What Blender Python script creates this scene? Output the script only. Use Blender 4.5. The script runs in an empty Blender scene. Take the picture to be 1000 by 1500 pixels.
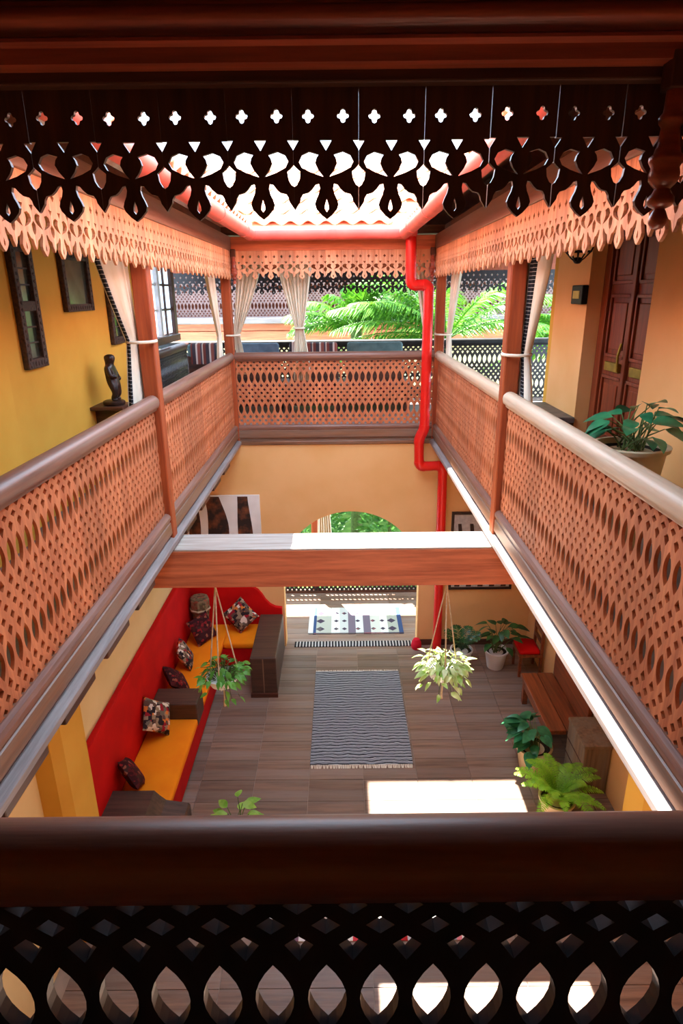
import bpy, bmesh, math, random
from mathutils import Vector, Matrix
from mathutils.geometry import tessellate_polygon
random.seed(7)
S = bpy.context.scene
COL = S.collection
PI = math.pi

# ------------------------------------------------------------------ camera, sky, sun, exposure
ZC = 5.37
cam = bpy.data.cameras.new('camera'); co = bpy.data.objects.new('camera', cam); COL.objects.link(co)
cam.sensor_fit = 'VERTICAL'; cam.sensor_height = 36.0; cam.lens = 920 / 1500 * 36.0
cam.clip_start = 0.02; cam.clip_end = 200
co.matrix_world = Matrix.Translation((0, 0, ZC)) @ Matrix.Rotation(math.radians(90 - 19.2), 4, 'X') @ Matrix.Rotation(math.radians(-0.6), 4, 'Z')
S.camera = co
W = bpy.data.worlds.new('sky'); S.world = W; W.use_nodes = True
bg = W.node_tree.nodes['Background']; bg.inputs[0].default_value = (0.60, 0.79, 1.0, 1); bg.inputs[1].default_value = 1.45
sl = bpy.data.lights.new('sun_offscreen', 'SUN'); so = bpy.data.objects.new('sun_offscreen', sl); COL.objects.link(so)
sl.energy = 8.0; sl.angle = 0.009; sl.color = (1.0, 0.94, 0.84)
so.rotation_euler = Vector((0.215, -0.42, -1)).to_track_quat('-Z', 'Y').to_euler()
so.location = (-2, 6, 14)
S.view_settings.view_transform = 'Standard'; S.view_settings.look = 'None'
S.view_settings.exposure = 2.65; S.view_settings.gamma = 1.0; S.view_settings.use_curve_mapping = False

# ------------------------------------------------------------------ materials
def lin(r, g, b):
    f = lambda c: (c / 255) / 12.92 if c / 255 <= 0.04045 else ((c / 255 + 0.055) / 1.055) ** 2.4
    return (f(r), f(g), f(b), 1)
def newmat(name, rough=0.5, spec=0.5):
    m = bpy.data.materials.new(name); m.use_nodes = True
    nt = m.node_tree; b = nt.nodes['Principled BSDF']
    b.inputs['Roughness'].default_value = rough
    b.inputs['Specular IOR Level'].default_value = spec
    return m, nt, b
def ramp(nt, stops, interp='LINEAR'):
    r = nt.nodes.new('ShaderNodeValToRGB'); e = r.color_ramp; e.interpolation = interp
    while len(e.elements) < len(stops): e.elements.new(0.5)
    for i, (p, c) in enumerate(stops): e.elements[i].position = p; e.elements[i].color = c
    return r
def coords(nt, scale, rnd=True, kind='Object'):
    tc = nt.nodes.new('ShaderNodeTexCoord'); mp = nt.nodes.new('ShaderNodeMapping')
    mp.inputs['Scale'].default_value = scale
    nt.links.new(tc.outputs[kind], mp.inputs['Vector'])
    if rnd:
        oi = nt.nodes.new('ShaderNodeObjectInfo'); mu = nt.nodes.new('ShaderNodeMath'); mu.operation = 'MULTIPLY'; mu.inputs[1].default_value = 37.0
        nt.links.new(oi.outputs['Random'], mu.inputs[0]); nt.links.new(mu.outputs[0], mp.inputs['Location'])
        return mp, oi
    return mp, None
def wood(name, c1, c2, grain='z', rough=0.5, var=0.25, weather=None, bump=0.15, spec=0.4):
    """streaky timber; grain = axis along which the fibres run"""
    m, nt, b = newmat(name, rough, spec)
    sc = {'x': (1.5, 26, 26), 'y': (26, 1.5, 26), 'z': (26, 26, 1.5)}[grain]
    mp, oi = coords(nt, sc)
    n = nt.nodes.new('ShaderNodeTexNoise'); n.inputs['Scale'].default_value = 1.0; n.inputs['Detail'].default_value = 5; n.inputs['Roughness'].default_value = 0.65
    nt.links.new(mp.outputs[0], n.inputs['Vector'])
    r = ramp(nt, [(0.3, c2), (0.68, c1)]); nt.links.new(n.outputs['Fac'], r.inputs[0])
    last = r.outputs[0]
    if weather:
        mp2, _ = coords(nt, tuple(s * 0.22 for s in sc), False)
        n2 = nt.nodes.new('ShaderNodeTexNoise'); n2.inputs['Scale'].default_value = 1.0; n2.inputs['Detail'].default_value = 6; n2.inputs['Roughness'].default_value = 0.7
        nt.links.new(mp2.outputs[0], n2.inputs['Vector'])
        r2 = ramp(nt, [(0.42, (0, 0, 0, 1)), (0.66, (1, 1, 1, 1))]); nt.links.new(n2.outputs['Fac'], r2.inputs[0])
        mx = nt.nodes.new('ShaderNodeMixRGB'); mx.inputs[2].default_value = weather
        nt.links.new(r2.outputs[0], mx.inputs[0]); nt.links.new(last, mx.inputs[1]); last = mx.outputs[0]
    hs = nt.nodes.new('ShaderNodeHueSaturation')
    mr = nt.nodes.new('ShaderNodeMapRange'); mr.inputs[3].default_value = 1 - var; mr.inputs[4].default_value = 1 + var
    nt.links.new(oi.outputs['Random'], mr.inputs[0]); nt.links.new(mr.outputs[0], hs.inputs['Value'])
    nt.links.new(last, hs.inputs['Color']); nt.links.new(hs.outputs[0], b.inputs['Base Color'])
    if bump:
        bp = nt.nodes.new('ShaderNodeBump'); bp.inputs['Strength'].default_value = bump; bp.inputs['Distance'].default_value = 0.004
        nt.links.new(n.outputs['Fac'], bp.inputs['Height']); nt.links.new(bp.outputs[0], b.inputs['Normal'])
    return m
def blotch(name, c1, c2, scale=3.0, rough=0.8, spec=0.3, bump=0.05, rnd=False, lo=0.35, hi=0.65, kind='Object', metallic=0.0):
    m, nt, b = newmat(name, rough, spec); b.inputs['Metallic'].default_value = metallic
    mp, oi = coords(nt, (scale,) * 3, rnd, kind)
    n = nt.nodes.new('ShaderNodeTexNoise'); n.inputs['Scale'].default_value = 1.0; n.inputs['Detail'].default_value = 4
    nt.links.new(mp.outputs[0], n.inputs['Vector'])
    r = ramp(nt, [(lo, c1), (hi, c2)]); nt.links.new(n.outputs['Fac'], r.inputs[0]); nt.links.new(r.outputs[0], b.inputs['Base Color'])
    if bump:
        n2 = nt.nodes.new('ShaderNodeTexNoise'); n2.inputs['Scale'].default_value = 25.0
        nt.links.new(mp.outputs[0], n2.inputs['Vector'])
        bp = nt.nodes.new('ShaderNodeBump'); bp.inputs['Strength'].default_value = bump; bp.inputs['Distance'].default_value = 0.005
        nt.links.new(n2.outputs['Fac'], bp.inputs['Height']); nt.links.new(bp.outputs[0], b.inputs['Normal'])
    return m
def bands(name, stops, axis=0, period=1.0, wob=0.0, rough=0.9, kind='Object', offset=0.0):
    """hard colour bands repeating along one axis of the object"""
    m, nt, b = newmat(name, rough, 0.2)
    tc = nt.nodes.new('ShaderNodeTexCoord'); sp = nt.nodes.new('ShaderNodeSeparateXYZ'); nt.links.new(tc.outputs[kind], sp.inputs[0])
    src = sp.outputs[axis]
    if wob:
        n = nt.nodes.new('ShaderNodeTexNoise'); n.inputs['Scale'].default_value = 4.0; n.inputs['Detail'].default_value = 3; nt.links.new(tc.outputs[kind], n.inputs['Vector'])
        ml = nt.nodes.new('ShaderNodeMath'); ml.operation = 'MULTIPLY_ADD'; ml.inputs[1].default_value = wob
        nt.links.new(n.outputs['Fac'], ml.inputs[0]); nt.links.new(src, ml.inputs[2]); src = ml.outputs[0]
    a = nt.nodes.new('ShaderNodeMath'); a.operation = 'MULTIPLY_ADD'; a.inputs[1].default_value = 1 / period; a.inputs[2].default_value = 100.0 + offset
    nt.links.new(src, a.inputs[0])
    f = nt.nodes.new('ShaderNodeMath'); f.operation = 'FRACT'; nt.links.new(a.outputs[0], f.inputs[0])
    r = ramp(nt, stops, 'CONSTANT'); nt.links.new(f.outputs[0], r.inputs[0]); nt.links.new(r.outputs[0], b.inputs['Base Color'])
    return m
def patches(name, stops, scale=14, metric='CHEBYCHEV', rough=0.9):
    m, nt, b = newmat(name, rough, 0.2)
    mp, _ = coords(nt, (scale,) * 3, True)
    v = nt.nodes.new('ShaderNodeTexVoronoi'); v.distance = metric; v.inputs['Scale'].default_value = 1.0
    nt.links.new(mp.outputs[0], v.inputs['Vector'])
    sp = nt.nodes.new('ShaderNodeSeparateColor'); nt.links.new(v.outputs['Color'], sp.inputs[0])
    r = ramp(nt, stops, 'CONSTANT'); nt.links.new(sp.outputs[0], r.inputs[0]); nt.links.new(r.outputs[0], b.inputs['Base Color'])
    return m
def leafmat(name, c1, c2, rough=0.4, trans=0.25):
    m, nt, b = newmat(name, rough, 0.4)
    mp, oi = coords(nt, (9, 9, 9), True)
    n = nt.nodes.new('ShaderNodeTexNoise'); n.inputs['Scale'].default_value = 1.0; nt.links.new(mp.outputs[0], n.inputs['Vector'])
    r = ramp(nt, [(0.35, c1), (0.65, c2)]); nt.links.new(n.outputs['Fac'], r.inputs[0]); nt.links.new(r.outputs[0], b.inputs['Base Color'])
    t = nt.nodes.new('ShaderNodeBsdfTranslucent'); nt.links.new(r.outputs[0], t.inputs[0])
    mx = nt.nodes.new('ShaderNodeMixShader'); mx.inputs[0].default_value = trans
    nt.links.new(b.outputs[0], mx.inputs[1]); nt.links.new(t.outputs[0], mx.inputs[2])
    nt.links.new(mx.outputs[0], nt.nodes['Material Output'].inputs[0])
    return m

M = {}
M['lattice'] = wood('carved teak', lin(204, 124, 80), lin(156, 80, 48), 'z', 0.6, 0.14)
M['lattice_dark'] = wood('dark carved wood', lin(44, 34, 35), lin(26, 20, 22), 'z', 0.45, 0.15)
M['lattice_grey'] = wood('weathered carved wood', lin(126, 98, 90), lin(96, 72, 68), 'z', 0.7, 0.1)
M['rail'] = wood('handrail wood', lin(138, 90, 70), lin(96, 58, 46), 'x', 0.38, 0.10, lin(140, 106, 92), 0.25)
M['ledge'] = wood('weathered ledge wood', lin(140, 92, 62), lin(90, 56, 40), 'x', 0.38, 0.10, lin(128, 104, 90), 0.3)
M['rail_pale'] = wood('pale handrail wood', lin(216, 192, 166), lin(178, 146, 120), 'x', 0.42, 0.06, lin(206, 170, 140), 0.25)  # door side rails, paler than the wood of the other handrails
M['post'] = wood('post wood', lin(170, 80, 38), lin(128, 52, 26), 'z', 0.5, 0.08)
M['beam'] = wood('beam wood', lin(222, 126, 84), lin(168, 86, 56), 'x', 0.55, 0.08, None, 0.3)
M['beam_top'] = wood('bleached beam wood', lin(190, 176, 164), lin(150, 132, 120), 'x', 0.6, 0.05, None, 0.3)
M['valwood'] = wood('fretwork teak', lin(224, 162, 122), lin(178, 112, 76), 'z', 0.6, 0.2)
M['lip'] = wood('grey weathered lip', lin(150, 138, 134), lin(112, 98, 94), 'x', 0.5, 0.05, None, 0.3)
M['darkwood'] = wood('dark brown wood', lin(92, 52, 36), lin(56, 30, 22), 'x', 0.45, 0.12)
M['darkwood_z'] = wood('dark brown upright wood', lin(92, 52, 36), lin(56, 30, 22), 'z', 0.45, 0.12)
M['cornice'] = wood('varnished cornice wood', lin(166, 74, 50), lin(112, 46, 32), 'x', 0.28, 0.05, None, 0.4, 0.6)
M['arm'] = wood('armrest wood', lin(92, 66, 52), lin(58, 40, 34), 'x', 0.45, 0.1)
M['bench'] = wood('bench wood', lin(150, 78, 42), lin(92, 46, 28), 'y', 0.35, 0.15)
M['chest'] = wood('weathered chest wood', lin(150, 120, 92), lin(100, 78, 60), 'z', 0.7, 0.1, lin(130, 118, 104))
M['door'] = wood('door wood', lin(142, 66, 36), lin(96, 40, 24), 'z', 0.35, 0.05)
M['carving'] = wood('ebony carving', lin(58, 34, 26), lin(30, 18, 14), 'z', 0.35, 0.05)
M['frame'] = blotch('carved mirror frame', lin(84, 60, 46), lin(44, 30, 24), 40, 0.5, 0.4, 0.4)
M['yellow'] = blotch('ochre plaster', lin(222, 172, 72), lin(212, 158, 60), 1.5, 0.85, 0.2)
M['orange'] = blotch('warm ochre plaster', lin(234, 182, 122), lin(226, 170, 106), 1.5, 0.85, 0.2)
M['cream'] = blotch('cream plaster', lin(238, 214, 160), lin(230, 204, 146), 1.5, 0.85, 0.2)
M['ceil'] = wood('ceiling boards', lin(110, 70, 48), lin(76, 46, 32), 'x', 0.6, 0.1)
M['slab'] = blotch('plaster soffit', lin(206, 168, 110), lin(196, 156, 96), 2, 0.85, 0.2)
M['galfloor'] = blotch('polished gallery floor', lin(120, 104, 100), lin(96, 84, 82), 2.5, 0.4, 0.4)
M['grout'] = blotch('grout', lin(168, 144, 126), lin(150, 128, 112), 6, 0.9, 0.2)
M['tile'] = wood('wood look floor tile', lin(146, 114, 94), lin(100, 76, 64), 'x', 0.38, 0.2, lin(138, 120, 110), 0.08)
M['rooftile'] = blotch('clay roof tile', lin(238, 180, 150), lin(224, 150, 118), 5, 0.7, 0.3, 0.1, True)
M['gutter'] = blotch('faded red gutter plastic', lin(222, 96, 84), lin(206, 82, 72), 4, 0.5, 0.4, 0.0)
M['pipe'] = blotch('red pipe plastic', lin(226, 30, 22), lin(212, 22, 18), 4, 0.35, 0.5, 0.0)
M['red'] = blotch('red upholstery', lin(208, 8, 8), lin(190, 4, 6), 3, 0.75, 0.2, 0.05)
M['seat'] = blotch('orange cotton', lin(248, 140, 12), lin(240, 126, 8), 3, 0.85, 0.2, 0.1)
M['curtain'] = blotch('cream cotton', lin(232, 220, 200), lin(218, 202, 180), 3, 0.9, 0.1, 0.1)
M['cord'] = blotch('cotton cord', lin(226, 208, 184), lin(206, 184, 158), 40, 0.9, 0.1, 0.2)
M['white'] = blotch('white glazed pot', lin(236, 232, 228), lin(222, 216, 210), 3, 0.4, 0.5, 0.0)
M['tanpot'] = blotch('buff planter', lin(206, 186, 150), lin(186, 164, 128), 4, 0.6, 0.3, 0.1)
M['jar'] = blotch('olive glazed jar', lin(128, 112, 60), lin(98, 88, 48), 4, 0.3, 0.5, 0.0)
M['soil'] = blotch('potting soil', lin(60, 44, 34), lin(36, 26, 20), 30, 0.95, 0.1, 0.5)
M['leaf'] = leafmat('deep green leaf', lin(48, 104, 40), lin(84, 148, 58), 0.35)
M['leaf_blue'] = leafmat('blue green leaf', lin(30, 96, 62), lin(64, 138, 90), 0.3, 0.15)
M['leaf_light'] = leafmat('light green leaf', lin(118, 178, 60), lin(168, 212, 96), 0.4, 0.35)
M['leaf_mid'] = leafmat('fresh green leaf', lin(78, 142, 52), lin(120, 184, 76), 0.4, 0.3)
M['leaf_dark'] = leafmat('dark green leaf', lin(36, 70, 34), lin(62, 104, 46), 0.4)
M['fern'] = leafmat('fern frond', lin(110, 168, 40), lin(150, 200, 60), 0.5, 0.35)
M['palm'] = leafmat('palm frond', lin(50, 108, 24), lin(100, 154, 38), 0.4, 0.3)
M['hedge'] = leafmat('garden foliage', lin(40, 92, 36), lin(92, 150, 56), 0.5, 0.3)
M['variegated'] = leafmat('variegated leaf', lin(150, 196, 84), lin(228, 238, 190), 0.4, 0.3)
M['stem'] = blotch('plant stem', lin(98, 112, 58), lin(76, 86, 44), 20, 0.7, 0.2, 0.0)
M['redbract'] = blotch('red cloth', lin(216, 30, 50), lin(190, 18, 40), 10, 0.8, 0.2, 0.0)
M['iron'] = blotch('black iron', lin(36, 36, 36), lin(24, 24, 24), 10, 0.5, 0.5, 0.0, metallic=0.6)
M['brass'] = blotch('old brass', lin(170, 150, 60), lin(130, 116, 44), 10, 0.4, 0.5, 0.0, metallic=0.7)
M['plate'] = blotch('pale plaque', lin(206, 200, 120), lin(196, 188, 104), 10, 0.6, 0.3, 0.0)
M['white_paint'] = blotch('white paint', lin(224, 216, 210), lin(206, 196, 188), 10, 0.6, 0.3, 0.0)
M['mirror'] = blotch('old mirror glass', lin(150, 160, 150), lin(120, 132, 120), 6, 0.14, 0.5, 0.0, metallic=0.85)
M['grass'] = blotch('garden lawn', lin(70, 110, 50), lin(110, 140, 70), 3, 0.95, 0.1, 0.3)
M['zebra'] = blotch('brown brushed paint', lin(44, 30, 26), lin(140, 78, 44), 7, 0.7, 0.3, 0.2, False, 0.45, 0.8)
M['stone'] = blotch('dark stone slab', lin(104, 92, 84), lin(70, 62, 58), 8, 0.5, 0.4, 0.2)
M['bluefab'] = blotch('blue grey cotton', lin(104, 120, 136), lin(84, 100, 116), 8, 0.8, 0.2, 0.1)
M['greenfab'] = blotch('grey green cotton', lin(92, 112, 112), lin(74, 94, 94), 8, 0.8, 0.2, 0.1)
_pane, _nt, _b = newmat('frosted pane', 0.3, 0.5)
_b.inputs['Base Color'].default_value = (0.85, 0.9, 0.95, 1)
_t = _nt.nodes.new('ShaderNodeBsdfTranslucent'); _t.inputs[0].default_value = (0.92, 0.95, 1, 1)
_mx = _nt.nodes.new('ShaderNodeMixShader'); _mx.inputs[0].default_value = 0.75
_nt.links.new(_b.outputs[0], _mx.inputs[1]); _nt.links.new(_t.outputs[0], _mx.inputs[2]); _nt.links.new(_mx.outputs[0], _nt.nodes['Material Output'].inputs[0])
M['pane'] = _pane
K, Wh, Rd, Br, Or, Cr = lin(34, 30, 34), lin(226, 222, 216), lin(180, 34, 40), lin(92, 66, 50), lin(226, 126, 40), lin(206, 186, 156)
Gy, Bl = lin(140, 148, 160), lin(54, 72, 108)
M['rug'] = bands('striped grey rug', [(0, lin(60, 62, 68)), (0.40, lin(160, 164, 170)), (0.62, lin(96, 100, 108)), (0.82, lin(200, 204, 208))], 1, 0.055, 0.09)
M['doormat'] = bands('black and white striped mat', [(0, lin(40, 38, 42)), (0.6, lin(190, 186, 180))], 0, 0.05, 0.02)
M['fringe'] = bands('rug fringe', [(0, Wh), (0.5, lin(96, 96, 100))], 0, 0.03)
M['kilim'] = bands('kilim bands', [(0, lin(206, 208, 200)), (0.05, Bl), (0.08, lin(170, 172, 158)), (0.24, lin(214, 214, 204)), (0.33, lin(190, 192, 186)), (0.42, lin(112, 100, 112)), (0.50, lin(206, 208, 200)), (0.58, lin(112, 100, 112)), (0.66, lin(200, 200, 188)), (0.76, lin(214, 214, 204)), (0.84, lin(160, 164, 150)), (0.95, Bl)], 0, 1.6, 0, 0.9, 'Object', 0.5)
M['kilim_dark'] = patches('kilim motif', [(0, lin(70, 60, 74)), (0.5, lin(92, 84, 84)), (0.8, lin(130, 80, 84))], 6)
M['endband'] = bands('coloured rug band', [(0, Wh), (0.12, lin(120, 92, 108)), (0.2, Wh), (0.28, Rd), (0.40, lin(200, 196, 200)), (0.52, lin(60, 56, 66)), (0.56, Wh), (0.62, lin(60, 56, 66)), (0.66, Wh), (0.80, lin(206, 60, 70)), (0.88, Gy), (0.94, lin(220, 130, 140))], 0, 0.8)
M['cream_rug'] = blotch('pale woven rug', lin(196, 188, 182), lin(176, 168, 164), 20, 0.95, 0.1, 0.2)
M['throw'] = bands('striped woven throw', [(0, lin(120, 60, 52)), (0.2, lin(70, 58, 64)), (0.45, lin(206, 186, 176)), (0.58, lin(140, 76, 66)), (0.8, lin(80, 66, 76)), (0.92, lin(196, 176, 160))], 0, 0.22)
M['border'] = bands('black border with white ticks', [(0, lin(36, 34, 38)), (0.66, lin(180, 176, 170)), (0.80, lin(36, 34, 38))], 2, 0.028)
M['patch'] = patches('patchwork kilim', [(0, lin(44, 32, 34)), (0.22, lin(150, 126, 100)), (0.42, lin(96, 70, 58)), (0.6, lin(214, 120, 50)), (0.68, lin(222, 204, 186)), (0.8, lin(150, 30, 40)), (0.9, lin(110, 98, 84))], 22)
M['darkred'] = patches('dark print cotton', [(0, lin(56, 18, 20)), (0.55, lin(84, 24, 26)), (0.72, lin(130, 28, 30)), (0.85, lin(60, 36, 32)), (0.93, lin(140, 80, 60))], 26, 'EUCLIDEAN')
M['check'] = patches('checked weave', [(0, lin(140, 116, 86)), (0.4, lin(112, 104, 72)), (0.6, lin(150, 92, 70)), (0.8, lin(96, 82, 60))], 26)

# ------------------------------------------------------------------ helpers
def tag(o, label=None, cat=None, group=None, kind=None):
    if label: o['label'] = label
    if cat: o['category'] = cat
    if group: o['group'] = group
    if kind: o['kind'] = kind
    return o
def thing(name, label, cat, loc=(0, 0, 0), rz=0.0, group=None):
    o = bpy.data.objects.new(name, None); COL.objects.link(o); o.empty_display_size = 0.1
    o.location = loc; o.rotation_euler = (0, 0, rz)
    return tag(o, label, cat, group)
class G:
    """geometry collector"""
    def __init__(s): s.v = []; s.f = []
    def add(s, v, f):
        n = len(s.v); s.v += [tuple(p) for p in v]; s.f += [tuple(i + n for i in q) for q in f]; return s
    def box(s, x0, x1, y0, y1, z0, z1, c=0.0):
        if x0 > x1: x0, x1 = x1, x0
        if y0 > y1: y0, y1 = y1, y0
        if z0 > z1: z0, z1 = z1, z0
        if c <= 0:
            v = [(x0, y0, z0), (x1, y0, z0), (x1, y1, z0), (x0, y1, z0), (x0, y0, z1), (x1, y0, z1), (x1, y1, z1), (x0, y1, z1)]
            return s.add(v, [(0, 3, 2, 1), (4, 5, 6, 7), (0, 1, 5, 4), (1, 2, 6, 5), (2, 3, 7, 6), (3, 0, 4, 7)])
        bm = bmesh.new()
        m = Matrix.Translation(((x0 + x1) / 2, (y0 + y1) / 2, (z0 + z1) / 2)) @ Matrix.Diagonal((x1 - x0, y1 - y0, z1 - z0, 1))
        bmesh.ops.create_cube(bm, size=1, matrix=m)
        bmesh.ops.bevel(bm, geom=bm.edges[:], offset=c, segments=2, profile=0.5, affect='EDGES', clamp_overlap=True)
        bm.verts.index_update()
        s.add([p.co[:] for p in bm.verts], [[p.index for p in f.verts] for f in bm.faces]); bm.free(); return s
    def extrude(s, prof, a, b, axis='x'):
        """closed profile swept from a to b; prof (p,q): axis x->(y,z), y->(x,z), z->(x,y)"""
        n = len(prof)
        mk = {'x': lambda t, p: (t, p[0], p[1]), 'y': lambda t, p: (p[0], t, p[1]), 'z': lambda t, p: (p[0], p[1], t)}[axis]
        v = [mk(a, p) for p in prof] + [mk(b, p) for p in prof]
        f = [(i, (i + 1) % n, (i + 1) % n + n, i + n) for i in range(n)]
        tris = tessellate_polygon([[Vector((p[0], p[1], 0)) for p in prof]])
        f += [tuple(t) for t in tris] + [tuple(i + n for i in reversed(t)) for t in tris]
        return s.add(v, f)
    def sheet(s, outer, holes, a, b, axis='y'):
        """flat board with through holes, outline in (x,z), thickness a..b"""
        loops = [outer] + holes; flat = [p for l in loops for p in l]; n = len(flat)
        mk = {'y': lambda t, p: (p[0], t, p[1]), 'x': lambda t, p: (t, p[0], p[1]), 'z': lambda t, p: (p[0], p[1], t)}[axis]
        tris = tessellate_polygon([[Vector((p[0], p[1], 0)) for p in l] for l in loops])
        v = [mk(a, p) for p in flat] + [mk(b, p) for p in flat]
        f = [tuple(t) for t in tris] + [tuple(i + n for i in reversed(t)) for t in tris]
        k = 0
        for l in loops:
            m = len(l); f += [(k + i, k + (i + 1) % m, k + (i + 1) % m + n, k + i + n) for i in range(m)]; k += m
        return s.add(v, f)
    def tube(s, pts, r, n=10, cap=True):
        pts = [Vector(p) for p in pts]; rs = r if isinstance(r, (list, tuple)) else [r] * len(pts)
        up = None; rings = []
        for i, p in enumerate(pts):
            d = (pts[min(i + 1, len(pts) - 1)] - pts[max(i - 1, 0)]).normalized()
            if up is None:
                up = Vector((0, 0, 1)) if abs(d.z) < 0.9 else Vector((1, 0, 0))
            u = (up - d * up.dot(d))
            if u.length < 1e-5: u = d.orthogonal()
            u.normalize(); w = d.cross(u); up = u
            rings.append([p + (u * math.cos(2 * PI * k / n) + w * math.sin(2 * PI * k / n)) * rs[i] for k in range(n)])
        v = [q for rg in rings for q in rg]; f = []
        for i in range(len(pts) - 1):
            for k in range(n): f.append((i * n + k, i * n + (k + 1) % n, (i + 1) * n + (k + 1) % n, (i + 1) * n + k))
        if cap: f += [tuple(reversed(range(n))), tuple(range((len(pts) - 1) * n, len(pts) * n))]
        return s.add(v, f)
    def lathe(s, prof, n=20, c=(0, 0, 0), cap=True):
        v = []; f = []
        for r, z in prof:
            for k in range(n): v.append((c[0] + r * math.cos(2 * PI * k / n), c[1] + r * math.sin(2 * PI * k / n), c[2] + z))
        for i in range(len(prof) - 1):
            for k in range(n): f.append((i * n + k, i * n + (k + 1) % n, (i + 1) * n + (k + 1) % n, (i + 1) * n + k))
        if cap: f += [tuple(reversed(range(n))), tuple(range((len(prof) - 1) * n, len(prof) * n))]
        return s.add(v, f)
    def ball(s, c, r, n=12, m=8):
        rx, ry, rz = r if isinstance(r, (list, tuple)) else (r, r, r)
        v = [(c[0] + rx * math.sin(PI * i / m) * math.cos(2 * PI * k / n), c[1] + ry * math.sin(PI * i / m) * math.sin(2 * PI * k / n), c[2] + rz * math.cos(PI * i / m)) for i in range(m + 1) for k in range(n)]
        f = [(i * n + k, (i + 1) * n + k, (i + 1) * n + (k + 1) % n, i * n + (k + 1) % n) for i in range(m) for k in range(n)]
        return s.add(v, f)
    def mesh(s, name, smooth=False):
        me = bpy.data.meshes.new(name); me.from_pydata(s.v, [], s.f)
        bm = bmesh.new(); bm.from_mesh(me); bmesh.ops.remove_doubles(bm, verts=bm.verts[:], dist=1e-5)
        bmesh.ops.recalc_face_normals(bm, faces=bm.faces[:]); bm.to_mesh(me); bm.free()
        if smooth:
            for p in me.polygons: p.use_smooth = True
            try: me.set_sharp_from_angle(angle=math.radians(50))
            except Exception: pass
        return me
    def obj(s, name, mat, parent=None, smooth=False, loc=None, rot=None):
        me = s.mesh(name, smooth); me.materials.append(M[mat] if isinstance(mat, str) else mat)
        return put(name, me, parent, loc, rot)
def put(name, me, parent=None, loc=None, rot=None, mat=None):
    o = bpy.data.objects.new(name, me); COL.objects.link(o)
    if parent: o.parent = parent
    if loc is not None: o.location = loc
    if rot is not None: o.rotation_euler = rot
    return o
def struct(name, g, mat, label=None, parent=None, smooth=False):
    o = g.obj(name, mat, parent, smooth)
    if not parent: tag(o, label, None, None, 'structure')
    return o
def arc(cx, cy, r, a0, a1, n):
    return [(cx + r * math.cos(math.radians(a0 + (a1 - a0) * i / n)), cy + r * math.sin(math.radians(a0 + (a1 - a0) * i / n))) for i in range(n + 1)]

XL, XR, YF, YN = -1.455, 1.305, 8.87, 0.795      # edges of the opening between the galleries
ZL = 3.58                                         # foot of the lattice
WL, WRg, WRu = -2.42, 2.95, 2.30                  # walls

# ------------------------------------------------------------------ setting: ground floor
fl = struct('floor', G().box(WL - 0.2, WRg + 0.2, -1.5, 11.0, -0.2, -0.012), 'grout', 'brown wood look tiled courtyard floor')
TW, TH = 0.632, 0.334
tile_me = G().box(-TW / 2 + 0.0028, TW / 2 - 0.0028, -TH / 2 + 0.0028, TH / 2 - 0.0028, -0.015, 0.0, 0.0).mesh('floor_tile'); tile_me.materials.append(M['tile'])
cols = [-0.41 + TW * (k + 0.5) for k in range(-3, 6)]
y = 5.912 - TH * 9.5
while y < 10.85:
    if y > 2.4:
        for x in cols:
            put('floor_tile', tile_me, fl, (x, y, random.uniform(-0.0008, 0.0008)))
    y += TH
struct('garden_lawn', G().box(-14, 16, 11.0, 30, -0.4, -0.1), 'grass', 'green garden lawn beyond the porch')
# ground floor walls
struct('wall_left', G().box(WL - 0.2, WL, -1.5, YF + 0.2, 0, 3.32), 'cream', 'cream plaster wall behind the red sofa')
struct('wall_right', G().box(WRg, WRg + 0.2, -1.5, YF + 0.2, 0, 3.32), 'orange', 'ochre plaster wall behind the bench')
AC, AR, AZ = 0.14, 1.05, 1.24
outer = [(WL - 0.2, 0.0), (AC - AR, 0.0)] + [(AC + AR * math.cos(math.radians(a)), AZ + AR * math.sin(math.radians(a))) for a in range(180, -1, -6)] + [(AC + AR, 0.0), (WRg + 0.2, 0.0), (WRg + 0.2, 3.33), (WL - 0.2, 3.33)]
struct('wall_far', G().sheet(outer, [], YF, YF + 0.22), 'orange', 'warm ochre wall pierced by a round arch')
struct('wall_near', G().box(-2.65, WRg + 0.2, -1.7, -1.5, 0, 6.25), 'orange', 'plaster wall behind the near gallery')
struct('baseboard_far', G().box(AC + AR, WRg, YF - 0.015, YF, 0, 0.1), 'darkwood', 'dark skirting along the arch wall')
# chamfered plaster piers
def pier(name, x0, x1, y0, y1, side, label, mat):
    c = 0.07
    if side > 0: pr = [(x0, y0), (x1 - c, y0), (x1, y0 + c), (x1, y1 - c), (x1 - c, y1), (x0, y1)]
    else: pr = [(x1, y0), (x0 + c, y0), (x0, y0 + c), (x0, y1 - c), (x0 + c, y1), (x1, y1)]
    struct(name, G().extrude(pr, 0, 3.32, 'z'), mat, label)
pier('wall_pier_left', WL - 0.05, -2.20, 3.98, 4.50, 1, 'ochre plaster pier beside the red sofa', 'yellow')
pier('wall_pier_right', 2.60, WRg + 0.05, 4.25, 4.70, -1, 'ochre plaster pier beside the fern', 'yellow')

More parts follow.
